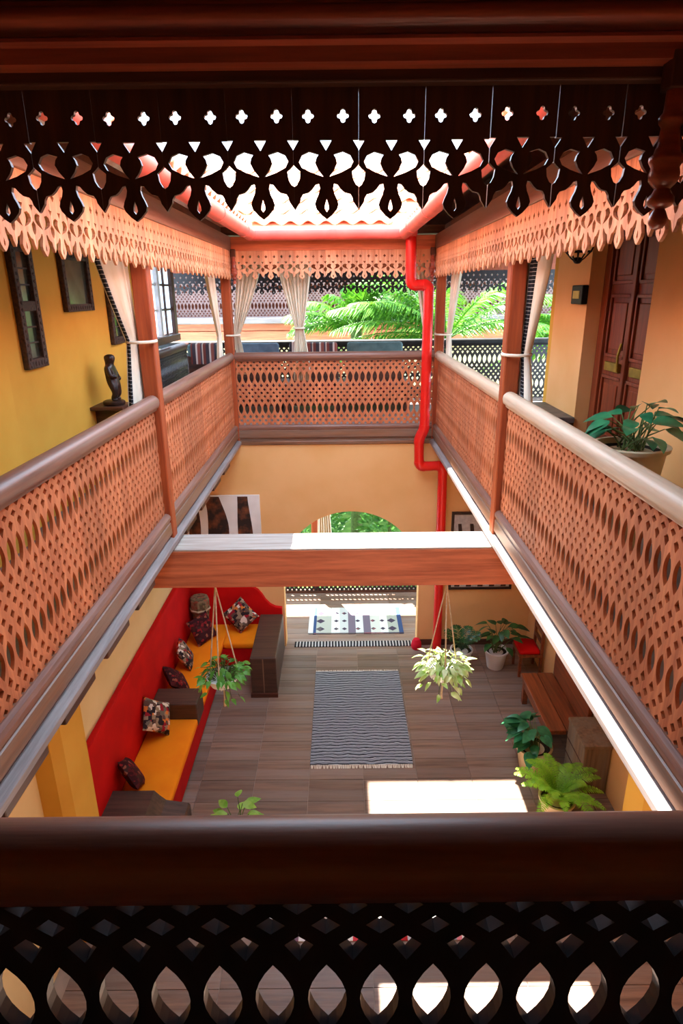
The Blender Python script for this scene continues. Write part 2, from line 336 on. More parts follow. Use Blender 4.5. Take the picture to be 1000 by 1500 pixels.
# galleries: slabs, floors
for nm, b in (('floor_gallery_left', (WL - 0.2, XL - 0.05, -1.5, 11.25)), ('floor_gallery_right', (XR + 0.05, 4.2, -1.5, 11.25)),
              ('floor_gallery_far', (XL - 0.05, XR + 0.05, YF + 0.05, 11.25)), ('floor_gallery_near', (XL - 0.05, XR + 0.05, -1.5, YN - 0.03))):
    o = struct(nm, G().box(b[0], b[1], b[2], b[3], 3.34, ZL), 'slab', 'upper gallery floor slab')
    G().box(b[0] + 0.01, b[1] - 0.0, b[2], b[3] - 0.0, ZL, ZL + 0.012).obj('floor_finish', 'galfloor', o)
# upper walls
g = G().box(-2.65, -2.45, 4.58, 8.62, ZL, 6.15)
struct('wall_left_upper', g, 'yellow', 'deep yellow gallery wall hung with mirrors')
struct('wall_left_upper_near', G().box(-2.65, -2.37, -1.5, 4.58, ZL, 6.15), 'yellow', 'orange yellow projecting gallery wall')
DY0, DY1 = 4.88, 6.14
wr = struct('wall_right_upper', G().box(WRu, WRu + 0.4, DY1, 7.05, ZL, 6.15), 'orange', 'ochre gallery wall around the panelled door')
G().box(WRu, WRu + 0.4, -1.5, DY0, ZL, 6.15).obj('wall_stretch', 'orange', wr)
G().box(WRu, WRu + 0.4, DY0, DY1, 6.02, 6.15).obj('wall_lintel', 'orange', wr)
struct('wall_right_return', G().box(WRu + 0.03, 4.4, 7.05, 7.25, ZL, 6.15), 'yellow', 'ochre return wall at the gallery corner')
# ceilings of the galleries
for nm, b in (('ceiling_left', (-3.3, XL - 0.08, -1.5, 11.5)), ('ceiling_right', (XR + 0.08, 4.4, -1.5, 11.5)), ('ceiling_far', (XL - 0.08, XR + 0.08, YF + 0.08, 11.5)), ('ceiling_near', (XL - 0.08, XR + 0.08, -1.5, 2.08))):
    struct(nm, G().box(b[0], b[1], b[2], b[3], 6.10, 6.2), 'ceil', 'brown boarded gallery ceiling')

# ------------------------------------------------------------------ carved lattice boards
PD = 0.0845
ROWS = [(0.033, 1), (0.084, 0), (0.134, 1), (0.251, 0), (0.368, 1), (0.423, 0), (0.473, 1), (0.519, 0), (0.572, 1), (0.686, 0), (0.811, 1), (0.853, 0), (0.895, 1)]
def lattice_mesh(name, nper, T=0.032, full=True, mat='lattice'):
    ys = [r[0] for r in ROWS]; H = 0.92; g = G()
    W_ = nper * PD
    rows = ROWS
    def cell(cx, k, half):
        yc, ph = ROWS[k]
        up = (ys[k + 1] - yc) if k + 1 < len(ys) else 0.05
        dn = (yc - ys[k - 1]) if k > 0 else 0.05
        leaf = k in (3, 9)
        if leaf: hu = hd = 0.080; hw = 0.0315
        else:
            hw = 0.0205 if k in (5, 6, 7) else 0.0225
            hu, hd = min(0.44 * up, 0.036), min(0.44 * dn, 0.036)
            hu, hd = max(hu, 0.016), max(hd, 0.016)
        ns = 4 if leaf else 2
        def side(sx, lo, hi, wfull):
            # from top (0,hi) to right (w,0) to bottom (0,-lo)
            pts = []
            for i in range(ns + 1):
                t = i / ns; pts.append((sx * t, hi * (1 - t), t))
            return pts
        out = []; inn = []
        for (sx, sy, rng) in ((1, 1, range(0, ns)), (1, -1, range(ns, 0, -1)), (-1, -1, range(0, ns)), (-1, 1, range(ns, 0, -1))):
            for i in rng:
                t = i / ns                       # 0 at top/bottom apex, 1 at side
                v = up if sy > 0 else dn; h = hu if sy > 0 else hd
                ox, oy = sx * t * PD / 2, sy * (1 - t) * v
                if leaf: ix, iy = sx * hw * (1 - (1 - t) ** 2), sy * h * (1 - t)
                else: ix, iy = sx * hw * t, sy * h * (1 - t)
                out.append((ox, oy)); inn.append((ix, iy))
        n = len(out)
        sel = list(range(n))
        if half == 0:
            loop = [(i, (i + 1) % n) for i in range(n)]
        elif half > 0:   # keep x>=0 : indices 0..n/2
            loop = [(i, i + 1) for i in range(0, n // 2)]
        else:
            loop = [(i, (i + 1) % n) for i in range(n // 2, n)]
        for a, b in loop:
            o1, o2, i1, i2 = out[a], out[b], inn[a], inn[b]
            P = lambda p, t: (cx + p[0], t, min(max(yc + p[1], 0), H))
            v = [P(o1, 0), P(o2, 0), P(i2, 0), P(i1, 0), P(o1, T), P(o2, T), P(i2, T), P(i1, T)]
            g.add(v, [(0, 1, 2, 3), (7, 6, 5, 4), (3, 2, 6, 7)])
    for k, (yc, ph) in enumerate(ROWS):
        if ph == 0:
            for i in range(nper): cell((i + 0.5) * PD, k, 0)
        else:
            cell(0, k, 1); cell(W_, k, -1)
            for i in range(1, nper): cell(i * PD, k, 0)
    # close the triangles at foot and head
    for i in range(nper):
        c = (i + 0.5) * PD
        for (yr, ye) in ((ys[0], 0.0), (ys[-1], H)):
            a, b = 0.0, 0.0
            s_ = 1 if ye > yr else -1
            yt = min(max(yr + s_ * 0.05, 0), H)
            for t in (0, T): g.add([(c, t, yr), (c - PD / 2, t, yt), (c + PD / 2, t, yt)], [(0, 1, 2)])
    # sides of the board
    me = g.mesh(name); me.materials.append(M[mat]); return me
def valance_mesh(name, mat, T=0.015):
    hw = 0.0988
    R = [(0, 0), (.014, .010), (.029, .026), (.033, .038), (.029, .050), (.022, .064), (.0185, .078), (.021, .090), (.030, .088), (.040, .076), (.050, .068), (.066, .064), (.072, .055), (.084, .045), (hw, .024),
         (hw, .082), (hw - .007, .086), (hw - .015, .100), (hw - .018, .120), (hw - .008, .128), (hw, .136), (hw, .172), (hw - .016, .196), (hw, .196), (hw, .33)]
    ks = 1.108
    R = [(x if abs(x - hw) < 1e-6 else (hw - (hw - x) * 1.12 if x > 0.075 else x * ks), z * ks) for x, z in R]
    outline = R + [(-x, z) for x, z in reversed(R[1:])]
    def quat(cx, cz):
        pts = []
        for q in range(4):
            a0 = q * 90
            ccx, ccz = cx + 0.0095 * math.cos(math.radians(a0)), cz + 0.0105 * math.sin(math.radians(a0))
            pts += [(ccx + 0.0066 * math.cos(math.radians(a0 + d)), ccz + 0.0066 * math.sin(math.radians(a0 + d))) for d in (-100, -50, 0, 50, 100)]
        return pts
    comma = [(-.020, .161), (-.046, .168), (-.066, .160), (-.075, .144), (-.067, .129), (-.042, .117), (-.007, .106), (-.022, .124), (-.030, .140), (-.027, .152)]
    holes = [quat(-.047, .252), quat(.047, .252), [(-.017, .196), (0, .170), (.017, .196)], comma, [(-x, z) for x, z in reversed(comma)],
             [(0, .052), (-.005, .036), (-.006, .026), (0, .018), (.006, .026), (.005, .036)]]
    holes = [[(x * ks, z * ks) for x, z in h] for h in holes]
    me = G().sheet(outline, holes, 0, T).mesh(name); me.materials.append(M[mat]); return me

LAT = {m: lattice_mesh('lattice_board', 4, 0.018, True, m) for m in ('lattice', 'lattice_dark', 'lattice_grey')}
VAL = {m: valance_mesh('valance_board', m) for m in ('lattice', 'lattice_dark', 'lattice_grey', 'darkwood_z', 'valwood')}

RAILP = [(0.030, 0.0), (0.026, 0.018), (0.008, 0.028)] + [(0.058 + 0.058 * math.cos(math.radians(a)), 0.066 + 0.056 * math.sin(math.radians(a))) for a in range(200, -21, -20)] + [(0.108, 0.028), (0.090, 0.018), (0.086, 0.0)]
def balustrade(name, label, loc, rz, L, lat='lattice', rail='rail', group=None, railh=0.92, foot=True):
    """local x along the run, court side is local -y; origin at the lattice foot"""
    t = thing(name, label, 'balustrade', loc, rz, group)
    G().extrude([(a, b + railh - 0.01) for a, b in RAILP], 0, L, 'x').obj('top_rail', rail, t, True)
    bw = 4 * PD; n = max(1, round(L / bw)); sx = L / (n * bw)
    for i in range(n):
        o = put('lattice_board', LAT[lat], t, (i * bw * sx + 0.0005, 0.052, 0)); o.scale = (sx * 0.998, 1, 1)
    if foot: G().box(0, L, 0.03, 0.10, -0.03, 0.012, 0.006).obj('bottom_rail', rail, t)
    return t
def ledge(name, label, loc, rz, L, mats=('ledge', 'ledge', 'ledge')):
    t = thing(name, label, None, loc, rz); t['kind'] = 'structure'
    G().extrude([(0.12, 0.022), (0.044, 0.022), (0.022, 0.014), (0.008, -0.004), (0.008, -0.03), (0.02, -0.042), (0.02, -0.055), (0.12, -0.055)], 0, L, 'x').obj('bottom_moulding', mats[0], t)
    G().extrude([(0.12, -0.05), (0.03, -0.05), (0.012, -0.062), (0.008, -0.155), (0.018, -0.172), (0.03, -0.176), (0.03, -0.200), (0.12, -0.200)], 0, L, 'x').obj('face_board', mats[1], t)
    G().extrude([(0.12, -0.195), (0.02, -0.195), (-0.022, -0.206), (-0.03, -0.214), (-0.03, -0.25), (-0.015, -0.262), (0.12, -0.262)], 0, L, 'x').obj('lip_board', mats[2], t)
    return t
def valance(name, label, loc, rz, L, mat='lattice', fascia='ledge', group=None, fh=0.17):
    """hanging fretwork; origin at finial tip height, local -y faces the court"""
    t = thing(name, label, 'valance', loc, rz, group)
    n = round(L / 0.2); w = L / n
    for i in range(n):
        o = put('fretwork_board', VAL[mat], t, ((i + 0.5) * w, 0, random.uniform(-0.002, 0.002))); o.scale = (w / 0.2 * random.choice((1.0, 1.008, 1.011)), 1, 1)
    G().box(0, L, -0.012, 0.06, 0.352, 0.352 + fh, 0.006).obj('fascia_board', fascia, t)
    return t

# balustrades around the opening (left = wall with mirrors, right = wall with door)
PY = 5.14      # posts halfway along the side galleries
balustrade('balustrade', 'long salmon wood fretwork balustrade below the mirrored yellow wall, with rounded purple brown rail', (XL, YN + 0.0, ZL), PI / 2, PY - 0.07 - YN)
balustrade('balustrade', 'fretwork balustrade between the mirror side post and far corner post', (XL, PY + 0.07, ZL), PI / 2, YF - PY - 0.07)
balustrade('balustrade', 'long orange wood fretwork balustrade in front of the planter, with pale rail', (XR, PY - 0.07, ZL), -PI / 2, PY - 0.07 - YN, 'lattice', 'rail_pale')
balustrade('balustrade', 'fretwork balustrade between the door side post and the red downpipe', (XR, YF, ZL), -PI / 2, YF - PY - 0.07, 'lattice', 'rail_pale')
balustrade('balustrade', 'short fretwork balustrade crossing above the arch wall', (XL, YF, ZL), 0, XR - XL, 'lattice', 'rail')
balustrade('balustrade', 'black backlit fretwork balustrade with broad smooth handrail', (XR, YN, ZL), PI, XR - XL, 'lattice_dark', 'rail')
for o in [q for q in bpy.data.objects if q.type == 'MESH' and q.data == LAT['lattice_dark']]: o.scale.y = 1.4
ledge('trim_1', 'weathered gallery edge moulding on the mirror side', (XL, YN, ZL), PI / 2, YF - YN, ('rail', 'ledge', 'lip'))
ledge('trim_2', 'sunlit gallery edge moulding on the door side', (XR, YF, ZL), -PI / 2, YF - YN, ('rail', 'ledge', 'lip'))
ledge('trim_3', 'brown gallery edge moulding above the arch', (XL, YF, ZL), 0, XR - XL, ('rail', 'ledge', 'ledge'))
ledge('trim_4', 'dark gallery edge moulding below the backlit balustrade', (XR, YN, ZL), PI, XR - XL, ('rail', 'ledge', 'ledge'))
# valances
ZV = 5.55; VY = 2.16; VI = 0.045
valance('valance', 'peach coloured fretwork valance hanging along the mirror side', (XL + VI, VY + 0.02, ZV), PI / 2, YF - VI - VY - 0.02, 'valwood', 'ledge')
valance('valance', 'peach coloured fretwork valance hanging along the door side', (XR - VI, YF - VI, ZV), -PI / 2, YF - VI - VY - 0.02, 'valwood', 'ledge')
valance('valance', 'short rust fretwork valance under the straight red gutter above curtains', (XL + VI, YF - VI, ZV), 0, XR - XL - 2 * VI, 'valwood', 'beam')
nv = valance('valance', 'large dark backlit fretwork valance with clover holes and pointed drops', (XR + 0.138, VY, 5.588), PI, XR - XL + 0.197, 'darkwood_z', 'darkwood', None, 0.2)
# cornice over the near valance
def cornice_prof(): return [(a * 1.108, ZC + (b - ZC) * 1.108) for a, b in [(1.80, 6.10), (1.80, 6.02), (1.79, 6.012), (1.785, 5.998), (1.79, 5.984), (1.805, 5.976), (1.81, 5.962), (1.80, 5.955), (1.80, 5.948), (1.83, 5.944), (1.835, 5.912), (1.935, 5.912), (1.935, 6.10)]]
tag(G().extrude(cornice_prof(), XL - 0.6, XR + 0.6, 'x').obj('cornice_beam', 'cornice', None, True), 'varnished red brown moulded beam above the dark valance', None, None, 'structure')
# turned pendants
def pendant(label, x, y, z, s=1.0):
    pr = [(0.0, -0.004), (0.016, 0), (0.024, 0.012), (0.025, 0.026), (0.018, 0.042), (0.014, 0.048), (0.03, 0.056), (0.036, 0.066), (0.034, 0.078), (0.024, 0.088), (0.020, 0.098), (0.028, 0.106), (0.038, 0.118), (0.040, 0.134), (0.036, 0.15), (0.044, 0.165), (0.044, 0.175), (0.034, 0.184), (0.030, 0.2), (0.026, 0.225), (0.024, 0.245), (0.032, 0.256), (0.034, 0.268), (0.024, 0.28), (0.022, 0.34), (0.0, 0.341)]
    t = thing('turned_pendant', label, 'pendant', (x, y, z))
    G().lathe([(r * s, h * s) for r, h in pr], 20).obj('drop', 'cornice', t, True)
    G().box(-0.03 * s, 0.03 * s, -0.03 * s, 0.03 * s, 0.33 * s, 0.33 * s + 0.09, 0.004).obj('block', 'darkwood_z', t)
pendant('large turned wooden pendant with a ball end hanging in front of the dark valance', 0.955, 2.06, 5.545, 1.08)
pendant('small turned wooden pendant at the far corner on the mirror side', XL + VI + 0.04, YF - VI - 0.04, 5.50)
pendant('small turned wooden pendant at the far corner behind the red downpipe', XR - VI - 0.04, YF - VI - 0.04, 5.50)
# posts
def post(label, x, y, s=0.125, z0=3.36, z1=6.1, mat='post'):
    t = thing('timber_post', label, 'post', (x, y, 0))
    G().box(-s / 2, s / 2, -s / 2, s / 2, z0, z1, 0.012).obj('shaft', mat, t)
    return t
post('reddish timber post with tied curtain on the mirror side', XL - 0.06, PY)
post('reddish timber post with tied curtain on the door side', XR + 0.06, PY)
post('timber corner post between two curtains near the grey window', XL - 0.06, YF + 0.06)
post('timber corner post behind the red downpipe', XR + 0.06, YF + 0.06)

# ------------------------------------------------------------------ cross beam
t = thing('cross_beam', 'thick red brown timber beam with bleached top spanning the courtyard', 'beam', (0, 5.17, 0))
G().box(-1.75, 1.65, -0.19, 0.19, 2.945, 3.29, 0.008).obj('beam', 'beam', t)
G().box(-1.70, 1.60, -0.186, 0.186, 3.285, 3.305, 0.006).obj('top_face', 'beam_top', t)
for i, yy in enumerate([2.4, 3.05, 3.7, 4.35, 5.9, 6.6, 7.3, 8.0]):
    G().box(-0.22, 0.22, -0.2, 0.2, -0.15, 0.0, 0.01).obj('joist_end', 'darkwood', bpy.data.objects['trim_1'], loc=(yy - YN, 0.24, -0.262 + 0.01))
# ------------------------------------------------------------------ roofs, gutters, downpipe
EL, ER, EF, EN = -1.09, 0.81, 8.49, 2.5     # inner gutter edges
TP = math.radians(33)
def slope_box(name, label, pts, thick=0.12):
    """quad pts (top surface), thick downwards"""
    v = [Vector(p) for p in pts]; w = [p - Vector((0, 0, thick)) for p in v]
    g = G().add(v + w, [(0, 1, 2, 3), (7, 6, 5, 4), (0, 4, 5, 1), (1, 5, 6, 2), (2, 6, 7, 3), (3, 7, 4, 0)])
    return struct(name, g, 'rooftile', label)
RZ = 6.14; RUN = 1.55; RISE = RUN * math.tan(TP); OUT = 1.6
rf = slope_box('roof_far', 'clay tiled roof slope above the straight red gutter', [(EL, EF, RZ), (ER, EF, RZ), (ER + RUN, EF + RUN, RZ + RISE), (EL - RUN, EF + RUN, RZ + RISE)])
slope_box('roof_far_outer', 'outer clay roof slope towards the palms', [(EL - RUN, EF + RUN, RZ + RISE), (ER + RUN, EF + RUN, RZ + RISE), (ER + RUN + OUT, EF + RUN + OUT, RZ + 0.1), (EL - RUN - OUT, EF + RUN + OUT, RZ + 0.1)])
rl = slope_box('roof_left', 'clay tiled roof slope above the mirror side', [(EL, EN, RZ), (EL, EF, RZ), (EL - RUN, EF + RUN, RZ + RISE), (EL - RUN, EN - RUN, RZ + RISE)])
slope_box('roof_left_outer', 'outer clay roof slope beyond the mirror side', [(EL - RUN, EN - RUN - 2, RZ + RISE), (EL - RUN, EF + RUN, RZ + RISE), (EL - RUN - OUT, EF + RUN + OUT, RZ + 0.1), (EL - RUN - OUT, EN - RUN - 2, RZ + 0.1)])
rr = slope_box('roof_right', 'clay tiled roof slope above the door side', [(ER, EN, RZ), (ER, EF, RZ), (ER + RUN, EF + RUN, RZ + RISE), (ER + RUN, EN - RUN, RZ + RISE)])
slope_box('roof_right_outer', 'outer clay roof slope beyond the door side', [(ER + RUN, EN - RUN - 2, RZ + RISE), (ER + RUN, EF + RUN, RZ + RISE), (ER + RUN + OUT, EF + RUN + OUT, RZ + 0.1), (ER + RUN + OUT, EN - RUN - 2, RZ + 0.1)])
rn = slope_box('roof_near', 'clay tiled roof slope above the near gallery', [(EL, EN, RZ), (ER, EN, RZ), (ER + RUN, EN - RUN, RZ + RISE), (EL - RUN, EN - RUN, RZ + RISE)])
slope_box('roof_near_outer', 'outer clay roof slope behind the near gallery', [(EL - RUN, EN - RUN, RZ + RISE), (ER + RUN, EN - RUN, RZ + RISE), (ER + RUN, EN - RUN - 3, RZ + 0.1), (EL - RUN, EN - RUN - 3, RZ + 0.1)])
# pantiles: S curve across x, laid up the slope (local y)
pw, pl = 0.22, 0.34
gp = G(); N = 8; vv = []
for yy in (0, pl):
    for i in range(N + 1):
        u = i / N; vv.append((pw * (u - 0.5), yy, 0.028 * math.sin(2 * PI * u) + 0.035 + (0.018 if yy == 0 else 0)))
n1 = N + 1
vv += [(a, b, c - 0.014) for a, b, c in vv]
ff = [(i, i + 1, n1 + i + 1, n1 + i) for i in range(N)] + [(2 * n1 + i, 3 * n1 + i, 3 * n1 + i + 1, 2 * n1 + i + 1) for i in range(N)] + [(i, 2 * n1 + i, 2 * n1 + i + 1, i + 1) for i in range(N)]
pm = gp.add(vv, ff).mesh('roof_tile', True); pm.materials.append(M['rooftile'])
def lay_tiles(roof, org, rz, L, rows, flare):
    c, s_ = math.cos(rz), math.sin(rz)
    for r in range(rows):
        up = r * (pl - 0.06); h = up * math.cos(TP); ext = h if flare else 0
        nn = int((L + 2 * ext) / pw); x0 = -ext
        for i in range(nn):
            lx, ly, lz = x0 + (i + 0.5) * pw, h + 0.05, up * math.sin(TP) + 0.02
            put('roof_tile', pm, roof, (org[0] + c * lx - s_ * ly, org[1] + s_ * lx + c * ly, org[2] + lz), (TP, 0, rz))
lay_tiles(rf, (EL, EF + 0.0, RZ), 0, ER - EL, 6, True)
lay_tiles(rl, (EL, EN, RZ), PI / 2, EF - EN, 3, False)
lay_tiles(rr, (ER, EF, RZ), -PI / 2, EF - EN, 3, False)
# gutters
gz, gr = 6.075, 0.075
t = thing('roof_gutter', 'faded salmon red half round gutter running round the roof opening', 'gutter', (0, 0, 0))
def gut(p0, p1, name='gutter_length'):
    G().tube([p0, p1], gr, 16).obj(name, 'gutter', t, True)
gl, gR, gF = EL - 0.01, ER + 0.01, EF + 0.0
gut((gl, 2.3, gz), (gl, gF, gz)); gut((gl, gF, gz), (gR, gF, gz)); gut((gR, gF, gz), (gR, 2.3, gz))
for p in ((gl, gF, gz), (gR, gF, gz)): G().ball(p, gr * 1.06, 16, 10).obj('corner_joint', 'gutter', t, True)
for p in ((gl, 7.9), (gl, 6.3), (gR, 7.6), (gR, 6.2)):
    G().tube([(p[0], p[1] - 0.03, gz), (p[0], p[1] + 0.03, gz)], gr * 1.07, 16).obj('coupler', 'gutter', t, True)
G().tube([(-0.1, gF, gz), (-0.04, gF, gz)], gr * 1.07, 16).obj('coupler', 'gutter', t, True)
t = thing('downpipe', 'bright red drainpipe jogging down the corner past the gallery to the ground', 'drainpipe', (1.2, 8.5, 0))
def seg(name, pts, r=0.068):
    G().tube([(x - 1.2, y_ - 8.5, z) for x, y_, z in pts], r, 16).obj(name, 'pipe', t, True)
def bend(a, b, c, k=0.06, n=5):
    a, b, c = Vector(a), Vector(b), Vector(c); p = b + (a - b).normalized() * k; q = b + (c - b).normalized() * k
    return [((1 - s) ** 2 * p + 2 * s * (1 - s) * b + s * s * q) for s in [i / n for i in range(n + 1)]]
P = [(gR + 0.085, 8.55, 6.08), (gR + 0.10, 8.57, 5.46), (1.155, 8.58, 5.46), (1.16, 8.60, 3.56), (1.09, 8.60, 3.46), (1.105, 8.62, 3.04), (1.45, 8.66, 3.04), (1.49, 8.70, 0.0)]
names = ['upper_length', 'offset_length', 'gallery_length', 'lower_offset', 'short_length', 'cross_length', 'ground_length']
pk = [Vector(p) for p in P]
for i in range(len(P) - 1):
    d = (pk[i + 1] - pk[i]).normalized(); seg(names[i], [pk[i] + d * (0.05 if i else 0), pk[i + 1] - d * (0.05 if i < len(P) - 2 else 0)])
for i in range(1, len(P) - 1): seg('elbow', bend(P[i - 1], P[i], P[i + 1], 0.08), 0.074)
G().ball((pk[0].x - 1.2, pk[0].y - 8.5, pk[0].z), 0.085, 14, 8).obj('outlet', 'gutter', t, True)

# ------------------------------------------------------------------ curtains
def curtain(name, label, top, tie, bot, nrm, mat='curtain', border=0, group=None, waves=7, amp=0.03, thick=True):
    """top/tie/bot: (p0, p1) lines; nrm: fold direction; border 1/-1: printed edge at p0/p1 side"""
    t = thing(name, label, 'curtain', (0, 0, 0), 0, group)
    T0, T1 = Vector(top[0]), Vector(top[1]); A0, A1 = Vector(tie[0]), Vector(tie[1]); B0, B1 = Vector(bot[0]), Vector(bot[1]); nr = Vector(nrm)
    org = (B0 + B1) / 2; t.location = org
    nr1, nr2, nc = 12, 7, waves * 6
    rows = []
    for i in range(nr1 + 1):
        s = i / nr1; e = s ** 1.25
        l, r = T0.lerp(A0, e), T1.lerp(A1, e); l.z = T0.z + (A0.z - T0.z) * s; r.z = T1.z + (A1.z - T1.z) * s
        rows.append((l, r, amp * (1 - 0.45 * s)))
    for i in range(1, nr2 + 1):
        s = i / nr2; e = math.sin(s * PI / 2)
        l, r = A0.lerp(B0, e), A1.lerp(B1, e); l.z = A0.z + (B0.z - A0.z) * s; r.z = A1.z + (B1.z - A1.z) * s
        rows.append((l, r, amp * (0.55 + 0.3 * s)))
    def part(nm, c0, c1, mt, off):
        g = G(); v = []; k = c1 - c0 + 1
        for (l, r, a) in rows:
            for c in range(c0, c1 + 1):
                u = c / nc; p = l.lerp(r, u) + nr * (a * (math.sin(2 * PI * waves * u) + 0.35 * math.sin(2 * PI * waves * 2.3 * u + 1)) + off) - org
                v.append(p[:])
        f = [(i * k + c, i * k + c + 1, (i + 1) * k + c + 1, (i + 1) * k + c) for i in range(len(rows) - 1) for c in range(k - 1)]
        o = g.add(v, f).obj(nm, mt, t, True)
        md = o.modifiers.new('thickness', 'SOLIDIFY'); md.thickness = 0.005
        return o
    bw = nc // 10
    if border == 2: part('cloth', 0, int(nc * .30), mat, 0); part('border', int(nc * .30), int(nc * .58), 'border', 0); part('cloth', int(nc * .58), nc, mat, 0)
    elif border > 0: part('border', 0, bw, 'border', 0); part('cloth', bw, nc, mat, 0)
    elif border < 0: part('border', nc - bw, nc, 'border', 0); part('cloth', 0, nc - bw, mat, 0)
    else: part('cloth', 0, nc, mat, 0)
    return t
def tieband(t, c, rx, ry, r=0.012):
    pts = [(c[0] + rx * math.cos(a) - t.location.x, c[1] + ry * math.sin(a) - t.location.y, c[2] - t.location.z) for a in [2 * PI * k / 24 for k in range(25)]]
    G().tube(pts, r, 8).obj('tie_band', 'curtain', t, True)
xc = XL - 0.165
c = curtain('curtain', 'cream curtain with black printed edge tied to the mirror side post', ((xc, 4.30, 5.92), (xc, 5.12, 5.92)), ((xc, 4.97, 5.03), (xc, 5.20, 5.03)), ((xc, 4.82, 4.2), (xc, 5.16, 4.2)), (1, 0, 0), border=1)
tieband(c, (XL - 0.095, 5.085, 5.03), 0.11, 0.135)
xc = XR + 0.165
c = curtain('curtain', 'cream curtain with broad black printed band tied to the door side post', ((xc, 5.38, 5.92), (xc, 4.54, 5.92)), ((xc, 5.22, 4.90), (xc, 5.02, 4.90)), ((xc, 5.16, 4.2), (xc, 4.80, 4.2)), (1, 0, 0), border=2)
tieband(c, (XR + 0.095, 5.11, 4.90), 0.11, 0.125)
yc = YF + 0.165
c = curtain('curtain', 'cream curtain drawn to the corner post beside the pendant', ((-1.36, yc, 5.9), (-1.0, yc, 5.9)), ((-1.47, yc, 4.84), (-1.38, yc, 4.84)), ((-1.44, yc, 4.3), (-1.32, yc, 4.3)), (0, 1, 0), waves=6)
tieband(c, (-1.48, YF + 0.095, 4.84), 0.11, 0.11)
xc = XL - 0.15
curtain('curtain', 'narrow cream curtain with dark edge on the mirror side of the corner post', ((xc, 8.0, 5.9), (xc, 8.5, 5.9)), ((xc, 8.62, 4.84), (xc, 8.80, 4.84)), ((xc, 8.5, 4.3), (xc, 8.78, 4.3)), (1, 0, 0), border=-1, waves=5)
yc = YF + 0.2
c = curtain('curtain', 'shadowed cream curtain pair gathered together above the far balustrade', ((-0.86, yc, 5.9), (-0.36, yc, 5.9)), ((-0.62, yc, 4.92), (-0.50, yc, 4.92)), ((-0.66, yc, 4.2), (-0.42, yc, 4.2)), (0, 1, 0), waves=8, amp=0.04)
tieband(c, (-0.56, yc, 4.92), 0.075, 0.06)
curtain('curtain', 'cream curtain partly hidden behind the red drainpipe', ((1.0, YF + 0.15, 5.9), (1.24, YF + 0.15, 5.9)), ((1.16, YF + 0.15, 4.84), (1.26, YF + 0.15, 4.84)), ((1.12, YF + 0.15, 4.3), (1.26, YF + 0.15, 4.3)), (0, 1, 0), waves=4)
xc = XR + 0.15
c = curtain('curtain', 'cream curtain with dark edge on the door side of the drainpipe corner', ((xc, 8.5, 5.9), (xc, 7.9, 5.9)), ((xc, 8.78, 4.84), (xc, 8.6, 4.84)), ((xc, 8.72, 4.3), (xc, 8.45, 4.3)), (1, 0, 0), border=1, waves=5)
tieband(c, (XR + 0.09, 8.77, 4.84), 0.11, 0.19)

# ------------------------------------------------------------------ mirrors on the yellow wall
def mirror(name, label, y0, y1, z0, z1, fw, panes):
    """hangs on the wall x=-2.45, facing +x"""
    x = -2.45; cy, cz = (y0 + y1) / 2, (z0 + z1) / 2
    t = thing(name, label, 'mirror', (x, cy, cz))
    hy, hz = (y1 - y0) / 2, (z1 - z0) / 2
    G().box(0, 0.05, -hy, -hy + fw, -hz, hz, 0.008).obj('frame_stile', 'frame', t)
    G().box(0, 0.05, hy - fw, hy, -hz, hz, 0.008).obj('frame_stile', 'frame', t)
    zs = [-hz + (2 * hz - fw) * k / panes for k in range(panes + 1)]
    for z in zs: G().box(0, 0.047, -hy + fw * 0.9, hy - fw * 0.9, z, z + fw, 0.008).obj('frame_rail', 'frame', t)
    for a, b in zip(zs[:-1], zs[1:]):
        G().box(0.005, 0.018, -hy + fw * 0.8, hy - fw * 0.8, a + fw * 0.8, b + fw * 0.2).obj('mirror_glass', 'mirror', t)
        if panes == 2:
            for q in (1 / 3, 2 / 3): 
                zz = a + fw + (b - a - fw) * q
                G().box(0.016, 0.026, -hy + fw, hy - fw, zz - 0.006, zz + 0.006).obj('glazing_bar', 'frame', t)
    # carved beads around the frame
    g = G(); n = int((2 * hz) / 0.05)
    for k in range(n):
        z = -hz + 0.025 + k * (2 * hz - 0.05) / (n - 1)
        for yy in (-hy + fw / 2, hy - fw / 2): g.ball((0.05, yy, z), (0.008, fw * 0.28, 0.014), 6, 4)
    n = max(3, int((2 * hy) / 0.05))
    for k in range(n):
        yy = -hy + 0.025 + k * (2 * hy - 0.05) / (n - 1)
        for z in (-hz + fw / 2, hz - fw / 2): g.ball((0.047, yy, z), (0.008, 0.014, fw * 0.28), 6, 4)
    tag(g.obj('carved_beads', 'frame', t, True), kind='stuff')
mirror('wall_mirror', 'tall narrow dark framed mirror with two stacked panes on yellow wall', 4.97, 5.32, 4.83, 5.77, 0.075, 2)
mirror('wall_mirror', 'squarish dark beaded mirror hanging between the two tall ones', 5.86, 6.50, 5.235, 5.745, 0.065, 1)
mirror('wall_mirror', 'tall narrow dark framed mirror half hidden behind the tied curtain', 6.95, 7.32, 4.87, 5.72, 0.08, 2)

